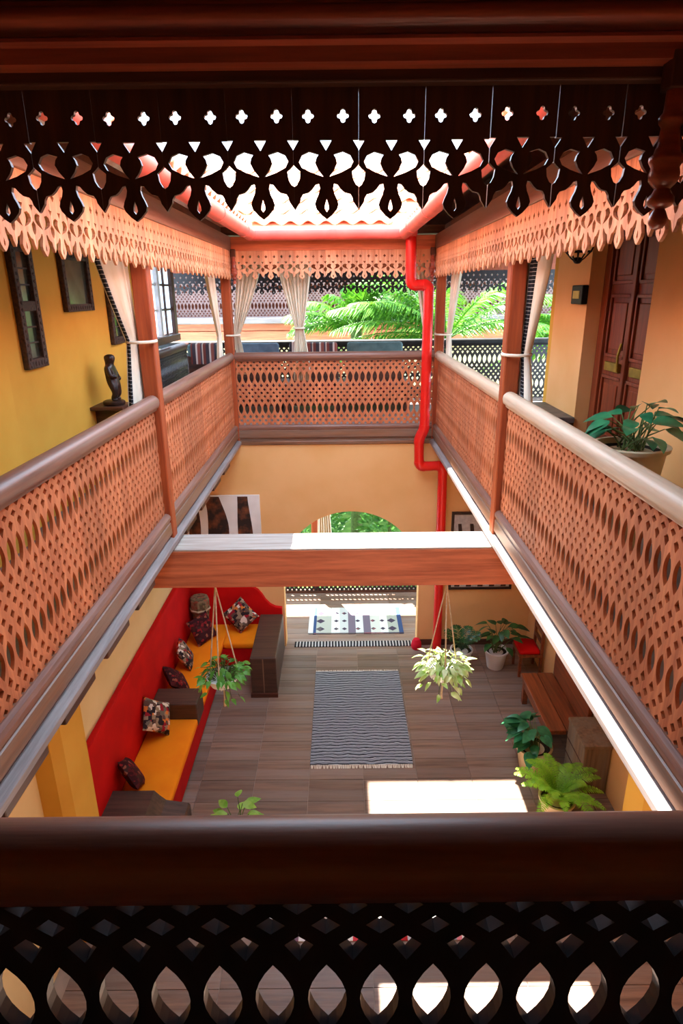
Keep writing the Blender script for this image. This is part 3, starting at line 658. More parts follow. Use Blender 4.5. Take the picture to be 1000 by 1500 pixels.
# carved figure on a wall bracket
t = thing('carved_figure', 'small dark carved wooden figure standing on a wall bracket', 'statue', (-2.26, 6.30, 4.365))
def skin(name, edges, nodes, mat, parent, sub=2):
    me = bpy.data.meshes.new(name); me.from_pydata([n[0] for n in nodes], edges, [])
    o = bpy.data.objects.new(name, me); COL.objects.link(o); o.parent = parent
    md = o.modifiers.new('skin', 'SKIN')
    for i, n in enumerate(nodes):
        r = n[1] if isinstance(n[1], tuple) else (n[1], n[1])
        me.skin_vertices[0].data[i].radius = r
    me.skin_vertices[0].data[0].use_root = True
    sb = o.modifiers.new('smooth', 'SUBSURF'); sb.levels = sub; sb.render_levels = sub
    me.materials.append(M[mat]); return o
nodes = [((0, 0, 0.20), 0.062), ((0, 0.0, 0.27), 0.055), ((0, 0.005, 0.335), 0.068), ((0, 0.0, 0.375), 0.035), ((0.01, 0, 0.42), 0.062), ((0.005, 0, 0.47), 0.05),
         ((0, -0.075, 0.335), 0.03), ((0.03, -0.09, 0.26), 0.024), ((0.07, -0.03, 0.25), 0.022), ((0, 0.075, 0.335), 0.03), ((0.03, 0.09, 0.25), 0.024), ((0.075, 0.03, 0.22), 0.022),
         ((0.03, -0.045, 0.16), 0.045), ((0.045, -0.05, 0.09), 0.032), ((0.01, -0.05, 0.035), 0.028), ((0.06, -0.05, 0.025), 0.024),
         ((0.03, 0.045, 0.16), 0.045), ((0.045, 0.05, 0.09), 0.032), ((0.01, 0.05, 0.035), 0.028), ((0.06, 0.05, 0.025), 0.024)]
ed = [(0, 1), (1, 2), (2, 3), (3, 4), (4, 5), (2, 6), (6, 7), (7, 8), (2, 9), (9, 10), (10, 11), (0, 12), (12, 13), (13, 14), (14, 15), (0, 16), (16, 17), (17, 18), (18, 19)]
skin('figure', ed, nodes, 'carving', t)
G().lathe([(0.10, -0.025), (0.11, -0.01), (0.105, 0.012), (0.085, 0.022)], 20).obj('plinth', 'carving', t, True)
t = thing('wall_bracket', 'short dark wooden wall bracket under the carved figure', 'bracket', (-2.45, 6.30, 4.225))
G().box(0, 0.32, -0.16, 0.16, 0.08, 0.115, 0.006).obj('shelf_board', 'darkwood', t)
G().extrude([(0, -0.12), (0.04, -0.12), (0.1, -0.02), (0.26, 0.06), (0.28, 0.082), (0, 0.082)], -0.03, 0.03, 'y').obj('corbel', 'darkwood', t)

# ------------------------------------------------------------------ bay window at the end of the mirror side
XW = -2.60
t = thing('window_1', 'tall casement window with white bars and pale panes above dark lattice', None, (XW, 0, 0)); t['kind'] = 'structure'
G().box(-0.05, 0.09, 8.62, 10.3, 4.70, 4.80, 0.008).obj('window_sill', 'darkwood', t)
G().box(-0.05, 0.07, 8.62, 10.3, 5.86, 5.95, 0.006).obj('window_head', 'darkwood', t)
for y0, y1, mt in ((8.62, 8.70, 'white_paint'), (9.36, 9.46, 'white_paint'), (10.16, 10.3, 'darkwood_z')):
    G().box(-0.05, 0.06, y0, y1, 4.79, 5.87, 0.006).obj('window_frame', mt, t)
for y0, y1, mt in ((8.70, 9.36, 'white_paint'), (9.46, 10.16, 'darkwood_z')):
    for k in range(3):
        za, zb = 4.82 + k * 0.345, 4.82 + (k + 1) * 0.345
        G().box(-0.004, 0.004, y0, y1, za, zb).obj('pane', 'pane', t)
        if k: G().box(-0.02, 0.025, y0, y1, za - 0.014, za + 0.014).obj('glazing_bar', mt, t)
    ym = (y0 + y1) / 2
    G().box(-0.02, 0.03, ym - 0.02, ym + 0.02, 4.8, 5.86).obj('mullion', mt, t)
balustrade('balustrade', 'dark lattice balustrade under the casement window', (XW, 8.62, ZL), PI / 2, 2.585, 'lattice_dark', 'darkwood')
# outer railing, outer valance, posts of the far gallery
balustrade('balustrade', 'black fretwork railing in front of the palms', (-3.3, 11.2, ZL), 0, 7.6, 'lattice_dark', 'iron')
valance('valance', 'dark fretwork valance hanging above the palms', (-3.4, 11.2, 5.36), 0, 7.8, 'lattice_dark', 'post', None, 0.12)
tag(G().box(-3.4, 4.4, 11.18, 11.3, 5.80, 6.12, 0.01).obj('eaves_beam', 'post'), 'reddish eaves beam above the dark outer valance', None, None, 'structure')

# ------------------------------------------------------------------ furniture of the far gallery
def gallery_sofa(label, x0, x1, y, fab):
    t = thing('gallery_sofa', label, 'sofa', ((x0 + x1) / 2, y, ZL + 0.012)); h = (x1 - x0) / 2
    G().box(-h, h, -0.4, 0.35, 0.10, 0.28, 0.01).obj('base', 'darkwood', t)
    G().box(-h + 0.05, h - 0.05, -0.4, 0.22, 0.28, 0.42, 0.04).obj('seat_cushion', 'darkred', t, True)
    G().box(-h, h, 0.24, 0.36, 0.25, 0.84, 0.02).obj('backrest', 'darkwood', t)
    G().box(-h + 0.02, h - 0.02, 0.21, 0.36, 0.82, 1.02, 0.04).obj('head_bolster', fab, t, True)
    for sx in (-1, 1):
        G().box(sx * h - 0.05, sx * h + 0.05, -0.4, 0.36, 0.0, 0.44, 0.012).obj('arm', 'darkwood_z', t)
    return t
gallery_sofa('blue grey gallery sofa nearest the casement window', -1.72, -0.98, 10.35, 'bluefab')
gallery_sofa('grey green gallery sofa in front of the palm fronds', 0.10, 1.05, 10.35, 'greenfab')
gallery_sofa('dark red striped gallery bench behind the gathered curtains', -0.85, -0.02, 10.35, 'throw')
def drape(label, x0, x1, y, z0, z1, lean=0.15):
    g = G(); n = 10; v = []
    prof = [(-0.03, z0), (-0.013, z1 - 0.06), (0.0, z1 - 0.008), (0.03, z1 + 0.012), (0.12, z1 + 0.012), (0.15, z1 - 0.008), (0.164, z1 - 0.06), (0.164, z0 + 0.15)]
    prof += [(0.152, z0 + 0.15), (0.150, z1 - 0.06), (0.138, z1 - 0.016), (0.118, z1 - 0.001), (0.032, z1 - 0.001), (0.012, z1 - 0.016), (0.001, z1 - 0.06), (-0.018, z0)]
    o = G().extrude(prof, -(x1 - x0) / 2, (x1 - x0) / 2, 'x').obj('woven_throw', 'throw', None, True); o.location = ((x0 + x1) / 2, y, 0)
    tag(o, label, 'throw')
gallery_sofa('dark gallery sofa under the casement window', -2.5, -1.9, 10.3, 'greenfab')
drape('maroon and cream striped throw over the sofa beside the casement window', -2.42, -2.02, 10.51, 4.30, 4.612)
drape('pale striped throw folded over the bench behind gathered curtains', -0.80, -0.52, 10.56, 4.35, 4.612)

# ------------------------------------------------------------------ opposite house
OY = 16.0
balustrade('balustrade', 'pale grey fretwork balcony of the house behind the palms', (-7.0, OY, 4.85), 0, 17.0, 'lattice_grey', 'lattice_grey')
t = thing('opposite_house', 'timber balcony house standing beyond the palms', 'house', (1.0, OY, -0.1))
G().box(-8, 9, -0.35, 0.1, 4.80, 4.95, 0.02).obj('balcony_ledge', 'lip', t)
G().box(-8, 9, -0.12, 0.1, 4.63, 4.81, 0.01).obj('fascia_board', 'beam', t)
G().box(-8, 9, -0.16, 0.1, 4.30, 4.62, 0.01).obj('fascia_board', 'beam', t)
G().box(-8, 9, 1.4, 1.6, 0.0, 7.0).obj('wall', 'post', t)
G().box(-8, 9, -0.3, 1.6, 6.15, 6.4).obj('eaves', 'darkwood', t)
G().box(-8, 9, 0.0, 1.5, 4.45, 4.8).obj('balcony_floor', 'slab', t)
G().box(-8, 9, 0.1, 0.3, 0.0, 4.5).obj('lower_wall', 'cream', t)

# ------------------------------------------------------------------ door, plaque, lantern, chest and planter on the door side
t = thing('door_1', 'tall panelled double door of dark reddish wood with brass lock bar', None, (WRu + 0.16, 0, ZL)); t['kind'] = 'structure'
for y0, y1 in ((DY0, DY0 + 0.09), (DY1 - 0.13, DY1)): G().box(-0.03, 0.10, y0, y1, 0, 2.44, 0.008).obj('door_frame', 'door', t)
G().box(-0.03, 0.10, DY0, DY1, 2.34, 2.45, 0.008).obj('door_frame', 'door', t)
ym = (DY0 + DY1) / 2 - 0.02
for k, (a, b) in enumerate(((DY0 + 0.09, ym), (ym, DY1 - 0.13))):
    lf = G().box(0.0, 0.05, a + 0.002, b - 0.002, 0.01, 2.34).obj('door_leaf', 'door', t)
    for z0, z1 in ((0.10, 0.42), (0.50, 1.06), (1.22, 1.76), (1.84, 2.26)):
        w = (b - a)
        # raised frame around a sunk field, and a raised panel
        G().box(-0.022, 0.0, a + 0.05, b - 0.05, z0, z0 + 0.03, 0.005).obj('panel_moulding', 'door', lf)
        G().box(-0.022, 0.0, a + 0.05, b - 0.05, z1 - 0.03, z1, 0.005).obj('panel_moulding', 'door', lf)
        G().box(-0.022, 0.0, a + 0.05, a + 0.08, z0, z1, 0.005).obj('panel_moulding', 'door', lf)
        G().box(-0.022, 0.0, b - 0.08, b - 0.05, z0, z1, 0.005).obj('panel_moulding', 'door', lf)
        G().box(-0.016, 0.0, a + 0.12, b - 0.12, z0 + 0.07, z1 - 0.07, 0.008).obj('raised_panel', 'door', lf)
    G().box(-0.03, 0.0, (a + b) / 2 - 0.15, (a + b) / 2 + 0.15, 1.10, 1.18, 0.006).obj('lock_bar', 'brass', lf)
G().box(-0.035, 0.0, ym - 0.03, ym + 0.03, 0.02, 2.33, 0.008).obj('centre_post', 'door', t)
G().tube([(-0.06, ym + 0.05, 1.12), (-0.07, ym + 0.05, 1.25), (-0.05, ym + 0.05, 1.36)], 0.012, 8).obj('door_handle', 'brass', t, True)
t = thing('wall_plaque', 'small black framed plaque with pale centre on the ochre wall', 'plaque', (WRu, 6.27, 5.335))
G().box(-0.06, 0.0, -0.14, 0.14, -0.085, 0.085, 0.01).obj('frame', 'iron', t)
G().box(-0.066, -0.055, -0.075, 0.085, -0.035, 0.035, 0.003).obj('plate', 'plate', t)
# lantern
t = thing('hanging_lantern', 'black wire cage lantern hanging under the door side valance', 'lantern', (1.88, 5.32, 5.59))
prof = [(0.022, 0.0), (0.05, 0.02), (0.098, 0.07), (0.125, 0.13), (0.13, 0.19), (0.095, 0.25), (0.065, 0.30), (0.03, 0.335)]
for k in range(10):
    a = 2 * PI * k / 10
    G().tube([(r * math.cos(a + 0.3 * h), r * math.sin(a + 0.3 * h), h) for r, h in prof], 0.005, 6).obj('cage_rib', 'iron', t, True)
for r, h in ((0.098, 0.07), (0.13, 0.19), (0.065, 0.30)):
    G().tube([(r * math.cos(2 * PI * k / 24), r * math.sin(2 * PI * k / 24), h) for k in range(25)], 0.005, 6).obj('cage_ring', 'iron', t, True)
G().lathe([(0.0, -0.02), (0.02, -0.016), (0.034, 0.0), (0.034, 0.02), (0.02, 0.03)], 14).obj('base_knob', 'iron', t, True)
G().tube([(0, 0, 0.33), (0, 0, 0.51)], 0.006, 6).obj('chain', 'iron', t)
# stone topped chest
t = thing('low_chest', 'low chest with dark slab top beside the panelled door', 'chest', (2.03, 6.56, ZL + 0.012))
G().box(-0.24, 0.25, -0.42, 0.42, 0, 0.55, 0.01).obj('body', 'darkwood', t)
G().box(-0.27, 0.262, -0.47, 0.47, 0.55, 0.61, 0.012).obj('slab_top', 'stone', t)
for yy in (-0.21, 0.21): G().box(-0.252, -0.235, yy - 0.17, yy + 0.17, 0.08, 0.48, 0.006).obj('front_panel', 'darkwood', t)

# ------------------------------------------------------------------ plants
def leaf_me(name, L, Wd, mat, curl=0.25, fold=0.18, n=6):
    v = []; f = []
    for i in range(n + 1):
        s = i / n; w = Wd / 2 * math.sin(PI * min(1, s ** 0.75)) ** 0.9 if 0 < s < 1 else 0.0005
        x = L * s; z = -curl * L * s * s
        v += [(x, -w, z + fold * w), (x, 0, z), (x, w, z + fold * w)]
    for i in range(n):
        a = i * 3; f += [(a, a + 1, a + 4, a + 3), (a + 1, a + 2, a + 5, a + 4)]
    me = G().add(v, f).mesh(name, True); me.materials.append(M[mat]); return me
def rotm(direction, roll=0.0):
    d = Vector(direction).normalized(); z = Vector((0, 0, 1)); y = z.cross(d)
    if y.length < 1e-3: y = Vector((0, 1, 0))
    y.normalize(); zz = d.cross(y)
    return (Matrix((d, y, zz)).transposed() @ Matrix.Rotation(roll, 3, 'X'))
def frond_geo(g, base, direction, L, droop, nleaf, leafL, leafW, ang=60, taper=True, rach=0.008, sag=0.35):
    """feather frond: curved rib with paired leaflets"""
    b = Vector(base); d = Vector(direction).normalized(); side = d.cross(Vector((0, 0, 1))); side = side.normalized() if side.length > 1e-3 else Vector((1, 0, 0))
    pts = []; N_ = 10
    for i in range(N_ + 1):
        s = i / N_; p = b + d * (L * s) + Vector((0, 0, -1)) * (droop * L * s * s); pts.append(p)
    g.tube(pts, [rach * (1 - 0.8 * i / N_) for i in range(N_ + 1)], 5)
    for i in range(nleaf):
        s = 0.10 + 0.9 * i / (nleaf - 1); k = min(int(s * N_), N_ - 1); u = s * N_ - k; p = pts[k].lerp(pts[k + 1], u); tn = (pts[k + 1] - pts[k]).normalized()
        ll = leafL * (math.sin(PI * (0.12 + 0.83 * s)) ** 0.7 if taper else 1.0)
        for sg in (-1, 1):
            a = math.radians(ang * random.uniform(0.85, 1.1)); o = (tn * math.cos(a) + side * sg * math.sin(a)); nz = tn.cross(o).normalized()
            q1 = p + o * ll * 0.5 + Vector((0, 0, -sag * ll * 0.15)); q2 = p + o * ll + Vector((0, 0, -sag * ll * random.uniform(0.6, 1.1)))
            w = tn * leafW * 0.5
            g.add([p - w * 0.5, p + w * 0.5, q1 - w, q1 + w, q2], [(0, 1, 3, 2), (2, 3, 4)])
def pot_parts(t, r, h, mat, rim=0.02, base=0.68):
    pr = [(r * base, 0.0), (r * base * 1.04, 0.01), (r * 0.97, h - rim * 1.6), (r * 1.06, h - rim * 1.5), (r * 1.08, h - 0.004), (r * 1.04, h), (r * 0.95, h), (r * 0.92, h - rim * 2)]
    p = G().lathe(pr, 28).obj('pot', mat, t, True)
    G().lathe([(0.0, h - rim * 2.2), (r * 0.93, h - rim * 1.9), (r * 0.93, h - rim * 2.6)], 24).obj('soil', 'soil', t, True)
def leafy(name, label, loc, pr, ph, potmat, leafmat_, nleaf, spread, height, L, Wd, seed, cat='plant', curl=0.35, base=0.68, lean=(0, 0), zmin=0.25, xmax=None):
    random.seed(seed)
    t = thing(name, label, cat, loc); pot_parts(t, pr, ph, potmat, 0.02, base)
    me = leaf_me('leaf', L, Wd, leafmat_, curl)
    g = G(); items = []
    for i in range(nleaf):
        a = i * 2.39996 + random.uniform(-0.3, 0.3); hh = height * (zmin + (1 - zmin) * random.random()); rr = spread * random.uniform(0.35, 1.0) * (1.0 - 0.3 * hh / height)
        e = Vector((rr * math.cos(a) + lean[0] * hh, rr * math.sin(a) + lean[1] * hh, ph + hh)); b0 = Vector((random.uniform(-.3, .3) * pr, random.uniform(-.3, .3) * pr, ph - 0.03))
        mid = b0.lerp(e, 0.5) + Vector((0, 0, 0.22 * hh))
        if xmax is not None and e.x + L * max(0, math.cos(a)) > xmax: e.x = -abs(e.x) * 0.8; a = PI - a; mid = b0.lerp(e, 0.5) + Vector((0, 0, 0.22 * hh))
        d = Vector((math.cos(a), math.sin(a), random.uniform(-0.25, 0.35))); items.append((e, d, random.uniform(-0.5, 0.5), random.uniform(0.75, 1.15))); g.tube([b0, mid, e], [0.006, 0.005, 0.003], 5)
    g.obj('stem', 'stem', t, True)
    for e, d, rl_, s in items:
        o = put('leaf', me, t, e); o.rotation_euler = rotm(d, rl_).to_euler(); o.scale = (s, s, s)
    return t
leafy('potted_plant', 'leafy green plant in white pot beside the red chair', (2.30, 8.22, 0), 0.17, 0.30, 'white', 'leaf_dark', 26, 0.30, 0.46, 0.20, 0.11, 1, lean=(0.15, 0))
leafy('potted_plant', 'big glossy leaved plant in white and buff pot beside the bench', (2.23, 6.06, 0), 0.20, 0.34, 'tanpot', 'leaf_blue', 30, 0.26, 0.30, 0.20, 0.13, 5, lean=(-0.1, 0.2), zmin=0.1, xmax=0.19)
leafy('potted_plant', 'leafy plant standing below the dark handrail at the rug end', (-1.08, 4.92, 0), 0.16, 0.28, 'white', 'leaf_light', 14, 0.24, 0.36, 0.17, 0.10, 8)
leafy('potted_plant', 'broad leaved plant in large buff planter by the pale handrail', (1.83, 3.88, ZL + 0.012), 0.22, 0.86, 'tanpot', 'leaf_blue', 26, 0.26, 0.24, 0.17, 0.10, 12, lean=(0.3, 0.3), base=0.5, zmin=0.05)
# palm like pot by the drainpipe
random.seed(21)
t = thing('potted_plant', 'feathery palm in white pot by the drainpipe foot', 'plant', (1.78, 8.22, 0)); pot_parts(t, 0.16, 0.32, 'white')
for k in range(8):
    a = k * 0.8 + 0.2; g = G(); frond_geo(g, (0, 0, 0.28), (math.cos(a), math.sin(a), 2.1), 0.60, 0.42, 16, 0.15, 0.024, 55, True, 0.006); g.obj('frond', 'leaf_dark', t)
# fern
random.seed(31)
t = thing('potted_fern', 'bright green fern with arching fronds beside the ochre pier', 'plant', (2.26, 5.30, 0)); pot_parts(t, 0.18, 0.30, 'tanpot')
for k in range(24):
    a = k * 2.4; e = random.uniform(0.9, 2.4); g = G()
    frond_geo(g, (0, 0, 0.27), (math.cos(a), math.sin(a), e), random.uniform(0.62, 0.85), 0.55, 24, 0.085, 0.018, 72, True, 0.004, 0.15); g.obj('frond', 'fern', t)
# hanging baskets
def hanging(label, x, y, z, lm, seed, ztop, rp, nl, big):
    random.seed(seed)
    t = thing('hanging_planter', label, 'hanging plant', (x, y, z - 0.34))
    q = 0.34
    pr = [(rp * 0.45, q - 0.10), (rp * 0.8, q - 0.085), (rp * 1.0, q - 0.02), (rp * 1.06, q), (rp * 1.0, q + 0.004), (rp * 0.93, q - 0.02)]
    G().lathe(pr, 24).obj('bowl', 'white', t, True)
    G().lathe([(0, q - 0.025), (rp * 0.94, q - 0.02), (rp * 0.9, q - 0.04)], 20).obj('soil', 'soil', t, True)
    top = (0.0, 0.0, ztop - z + q)
    for k in range(3):
        a = 2 * PI * k / 3 + 0.5
        G().tube([top, (rp * 1.06 * math.cos(a), rp * 1.06 * math.sin(a), q), (rp * 0.6 * math.cos(a), rp * 0.6 * math.sin(a), q - 0.11), (0, 0, q - 0.14)], 0.0065, 6).obj('cord', 'cord', t, True)
    G().tube([(0, 0, q - 0.13), (0.004, 0, q - 0.2), (0, 0, 0.06), (0, 0, 0.0)], [0.01, 0.009, 0.009, 0.014], 8).obj('tassel', 'cord', t, True)
    G().tube([(0.02 * math.cos(2 * PI * k / 14), 0, top[2] + 0.018 + 0.02 * math.sin(2 * PI * k / 14)) for k in range(15)], 0.005, 6).obj('hook_ring', 'iron', t, True)
    me = leaf_me('leaf', big, big * 0.5, lm, 0.45, 0.2, 4)
    g = G()
    items = []
    for i in range(nl):
        a = random.uniform(0, 2 * PI); r = rp * 1.5 * math.sqrt(random.random()); hh = random.uniform(-0.02, 0.13) * (1.3 - r / (rp * 1.6))
        if i % 6 == 0: r = rp * random.uniform(1.1, 1.4); hh = -random.uniform(0.04, 0.20)
        e = Vector((r * math.cos(a), r * math.sin(a), q + 0.02 + hh)); b0 = Vector((0.4 * r * math.cos(a), 0.4 * r * math.sin(a), q - 0.02))
        g.tube([b0, b0.lerp(e, 0.5) + Vector((0, 0, 0.05)), e], 0.0025, 4)
        d = Vector((math.cos(a + random.uniform(-.8, .8)), math.sin(a + random.uniform(-.8, .8)), random.uniform(-0.6, 0.3))); items.append((e, d, random.uniform(0.7, 1.2)))
    g.obj('stem', 'stem', t)
    for e, d, s in items:
        o = put('leaf', me, t, e); o.rotation_euler = rotm(d, random.uniform(-.6, .6)).to_euler(); o.scale = (s, s, s)
hanging('green trailing plant in white hanging bowl in front of the red sofa', -1.13, 5.06, 2.00, 'leaf_mid', 41, 2.93, 0.145, 130, 0.09)
hanging('pale variegated plant in white hanging bowl in front of the drainpipe', 0.93, 5.06, 2.06, 'variegated', 43, 2.93, 0.15, 120, 0.10)
# ------------------------------------------------------------------ ground floor: built in sofa
t = thing('corner_sofa', 'built in red corner sofa with orange seats and dark wooden arms', 'sofa', (-2.0, 6.9, 0))
ox, oy = -2.0, 6.9
def sb(name, x0, x1, y0, y1, z0, z1, mat, c=0.012, sm=False): return G().box(x0 - ox, x1 - ox, y0 - oy, y1 - oy, z0, z1, c).obj(name, mat, t, sm)
sb('back_panel', WL + 0.0015, WL + 0.07, 4.52, YF - 0.0015, 0.1, 1.43, 'red', 0.015)
cv = [(-2.36, 0.1), (-0.95, 0.1), (-0.95, 0.72), (-1.05, 0.735), (-1.13, 0.78), (-1.20, 0.86), (-1.25, 0.95), (-1.31, 1.03), (-1.40, 1.09), (-1.52, 1.11), (-2.36, 1.13)]
G().sheet([(a - ox, b) for a, b in cv], [], YF - 0.07 - oy, YF - 0.0015 - oy).obj('back_panel', 'red', t)
sb('base', -2.35, -1.80, 5.05, 8.80, 0.06, 0.36, 'red', 0.02)
sb('base', -1.82, -1.25, 8.22, 8.80, 0.06, 0.36, 'red', 0.02)
sb('plinth', -2.35, -1.83, 5.05, 8.78, 0.0, 0.07, 'darkwood', 0.0)
sb('plinth', -1.84, -1.25, 8.25, 8.78, 0.0, 0.07, 'darkwood', 0.0)
sb('seat_cushion', -2.35, -1.79, 5.10, 6.46, 0.36, 0.455, 'seat', 0.025, True)
sb('seat_cushion', -2.35, -1.79, 6.81, 8.80, 0.36, 0.455, 'seat', 0.025, True)
sb('seat_cushion', -1.788, -1.29, 8.20, 8.80, 0.36, 0.455, 'seat', 0.025, True)
a = sb('arm', -2.35, -1.79, 6.46, 6.80, 0.34, 0.66, 'arm', 0.015)
a = sb('arm', -1.29, -0.93, 7.53, 8.80, 0.0, 0.62, 'arm', 0.015)
G().box(-1.30 - ox, -0.92 - ox, 7.50 - oy, 7.54 - oy, 0.0, 0.06).obj('kick_board', 'darkwood', a)
G().box(-1.12 - ox, -1.105 - ox, 7.524 - oy, 7.54 - oy, 0.06, 0.6).obj('joint_strip', 'chest', a)
G().extrude([(-2.39 - ox, 0.0), (-2.39 - ox, 0.62), (-1.93 - ox, 0.62), (-1.88 - ox, 0.56), (-1.82 - ox, 0.5), (-1.60 - ox, 0.46), (-1.58 - ox, 0.44), (-1.58 - ox, 0.0)], 4.72 - oy, 5.10 - oy, 'y').obj('arm', 'arm', t)
# scatter cushions
def pillow_me(name, w, h, th, mat, n=12):
    g = G(); v = []; f = []
    for sgn in (1, -1):
        for i in range(n + 1):
            for j in range(n + 1):
                u, q = 2 * i / n - 1, 2 * j / n - 1
                puff = max(0, (1 - u ** 4) * (1 - q ** 4)) ** 0.55
                k = 1 - 0.07 * (1 - abs(u) ** 2) * abs(q) ** 2 ; k2 = 1 - 0.07 * (1 - abs(q) ** 2) * abs(u) ** 2
                v.append((u * w / 2 * k2, q * h / 2 * k, sgn * th / 2 * puff))
    m = (n + 1) ** 2
    for s in range(2):
        for i in range(n):
            for j in range(n):
                a = s * m + i * (n + 1) + j; f.append((a, a + 1, a + n + 2, a + n + 1))
    me = g.add(v, f).mesh(name, True); me.materials.append(M[mat]); return me
PM = {m: pillow_me('cushion', 0.40, 0.38, 0.13, m) for m in ('patch', 'darkred')}
def cushion(label, c, tilt, rz, spin, mat, s=1.0, y0=None, y1=None, x1=None, x0=WL + 0.07):
    """leans back: tilt from horizontal, rz heading of its face"""
    o = put('cushion', PM[mat], None, c); tag(o, label, 'cushion')
    mtx = Matrix.Rotation(rz, 3, 'Z') @ Matrix.Rotation(tilt, 3, 'Y') @ Matrix.Rotation(spin, 3, 'Z'); o.rotation_euler = mtx.to_euler(); o.scale = (s, s, s)
    pts = [mtx @ (v.co * s) for v in o.data.vertices]; c = Vector(c); k = 0.012
    c.z = 0.455 - k - min(q.z for q in pts)
    if x0 is not None: c.x = max(c.x, x0 - k - min(q.x for q in pts))
    if x1 is not None: c.x = min(c.x, x1 + k - max(q.x for q in pts))
    if y0 is not None: c.y = max(c.y, y0 - k - min(q.y for q in pts))
    if y1 is not None: c.y = min(c.y, y1 + k - max(q.y for q in pts))
    o.location = c
cushion('dark red print cushion leaning by the low wooden sofa arm', (-2.22, 5.26, 0.60), 1.05, 0.5, 0.9, 'darkred', 0.92, y0=5.10)
cushion('patchwork cushion standing on its corner against the middle sofa arm', (-2.20, 6.30, 0.68), 1.05, -0.25, 0.75, 'patch', 1.05, y1=6.46)
cushion('dark red cushion resting just behind the middle sofa arm', (-2.20, 6.98, 0.62), 0.85, 0.3, 0.4, 'darkred', 0.95, y0=6.80)
cushion('patchwork cushion with cream stripes leaning midway along the red sofa back', (-2.20, 7.62, 0.65), 1.15, 0.1, 0.15, 'patch', 0.95)
cushion('dark red cushion leaning in the sofa corner below the octagonal basket', (-2.10, 8.36, 0.66), 1.1, -0.65, 0.1, 'darkred', 1.05, y1=8.50)
cushion('patchwork cushion standing on its corner beside the large wooden sofa arm', (-1.52, 8.60, 0.68), 1.2, -PI / 2, 0.75, 'patch', 1.05, y1=8.80, x1=-1.29)
t = thing('octagonal_basket', 'octagonal checked woven drum set on the sofa corner', 'basket', (-2.19, 8.65, 0.445))
g = G(); g.lathe([(0.11, 0.0), (0.135, 0.30), (0.150, 0.37), (0.150, 0.53), (0.135, 0.56), (0.0, 0.565)], 8); o = g.obj('body', 'check', t)
G().lathe([(0.148, 0.36), (0.162, 0.365), (0.162, 0.385), (0.148, 0.39)], 8).obj('rim', 'tanpot', t)

# bench, chest, chair on the right
t = thing('wooden_bench', 'low polished plank bench against the ochre wall', 'bench', (2.66, 6.82, 0))
for k in range(2): G().box(-0.22 + k * 0.222, -0.004 + k * 0.222, -0.62, 0.60, 0.36, 0.42, 0.01).obj('seat_plank', 'bench', t)
for yy in (-0.5, 0.5):
    for xx in (-0.17, 0.17): G().box(xx - 0.035, xx + 0.035, yy - 0.035, yy + 0.035, 0, 0.365, 0.005).obj('leg', 'bench', t)
G().box(-0.2, -0.17, -0.46, 0.46, 0.26, 0.35).obj('apron', 'bench', t)
G().box(0.225, 0.275, -0.62, 0.60, 0.30, 0.80, 0.01).obj('back_board', 'bench', t)
t = thing('wooden_chest', 'tall weathered wooden box behind the fern', 'chest', (2.79, 5.88, 0))
G().box(-0.15, 0.15, -0.24, 0.26, 0.0, 0.62, 0.012).obj('body', 'chest', t)
G().box(-0.157, 0.155, -0.25, 0.27, 0.62, 0.66, 0.008).obj('lid', 'chest', t)
for z in (0.2, 0.4): G().box(-0.156, -0.145, -0.235, 0.255, z - 0.004, z + 0.004).obj('board_joint', 'darkwood', t)
t = thing('red_chair', 'low wooden chair with red seat by the white potted plant', 'chair', (2.74, 8.12, 0))
for xx in (-0.15, 0.15):
    for yy in (-0.17, 0.17): G().box(xx - 0.02, xx + 0.02, yy - 0.02, yy + 0.02, 0, 0.36 if xx < 0 else 0.85, 0.004).obj('leg', 'bench', t)
G().box(-0.18, 0.17, -0.2, 0.2, 0.33, 0.37, 0.005).obj('seat_frame', 'bench', t)
G().box(-0.175, 0.13, -0.19, 0.19, 0.37, 0.44, 0.03).obj('seat_cushion', 'red', t, True)
for z in (0.55, 0.7, 0.82): G().box(0.135, 0.165, -0.17, 0.17, z - 0.03, z + 0.03, 0.005).obj('back_slat', 'bench', t)
t = tag(G().lathe([(0.0, 0.0), (0.07, 0.005), (0.085, 0.05), (0.075, 0.12), (0.05, 0.17), (0.0, 0.18)], 10).obj('red_bundle', 'redbract', None, True), 'small bright red bundle on the floor beside the doorway', 'bundle'); t.location = (1.17, 8.76, 0)

# ------------------------------------------------------------------ rugs
def fringe(parent, x0, x1, yb, dirn, mat='fringe', n=60, L=0.05):
    g = G()
    for k in range(n):
        x = x0 + (x1 - x0) * (k + 0.5) / n; w = (x1 - x0) / n * 0.32; dx = random.uniform(-0.012, 0.012)
        g.add([(x - w, yb, 0.012), (x + w, yb, 0.012), (x + w + dx, yb + dirn * L, 0.004), (x - w + dx, yb + dirn * L, 0.004), (x - w, yb, 0.002), (x + w, yb, 0.002), (x + w + dx, yb + dirn * L, 0.001), (x - w + dx, yb + dirn * L, 0.001)], [(0, 1, 2, 3), (7, 6, 5, 4), (0, 3, 7, 4), (1, 5, 6, 2), (2, 6, 7, 3)])
    tag(g.obj('fringe', mat, parent), kind='stuff')
t = thing('striped_rug', 'grey rug with fine black and white stripes and fringed ends', 'rug', (0.215, 7.12, 0))
G().box(-0.625, 0.615, -0.98, 1.0, 0.001, 0.013, 0.004).obj('weave', 'rug', t)
fringe(t, -0.62, 0.61, -0.98, -1, 'curtain', 60, 0.055); fringe(t, -0.62, 0.61, 1.0, 1, 'curtain', 60, 0.04)
t = thing('door_mat', 'narrow black and white striped runner across the archway', 'rug', (0.18, 8.90, 0))
G().box(-0.96, 1.0, -0.075, 0.085, 0.001, 0.012, 0.003).obj('weave', 'doormat', t)
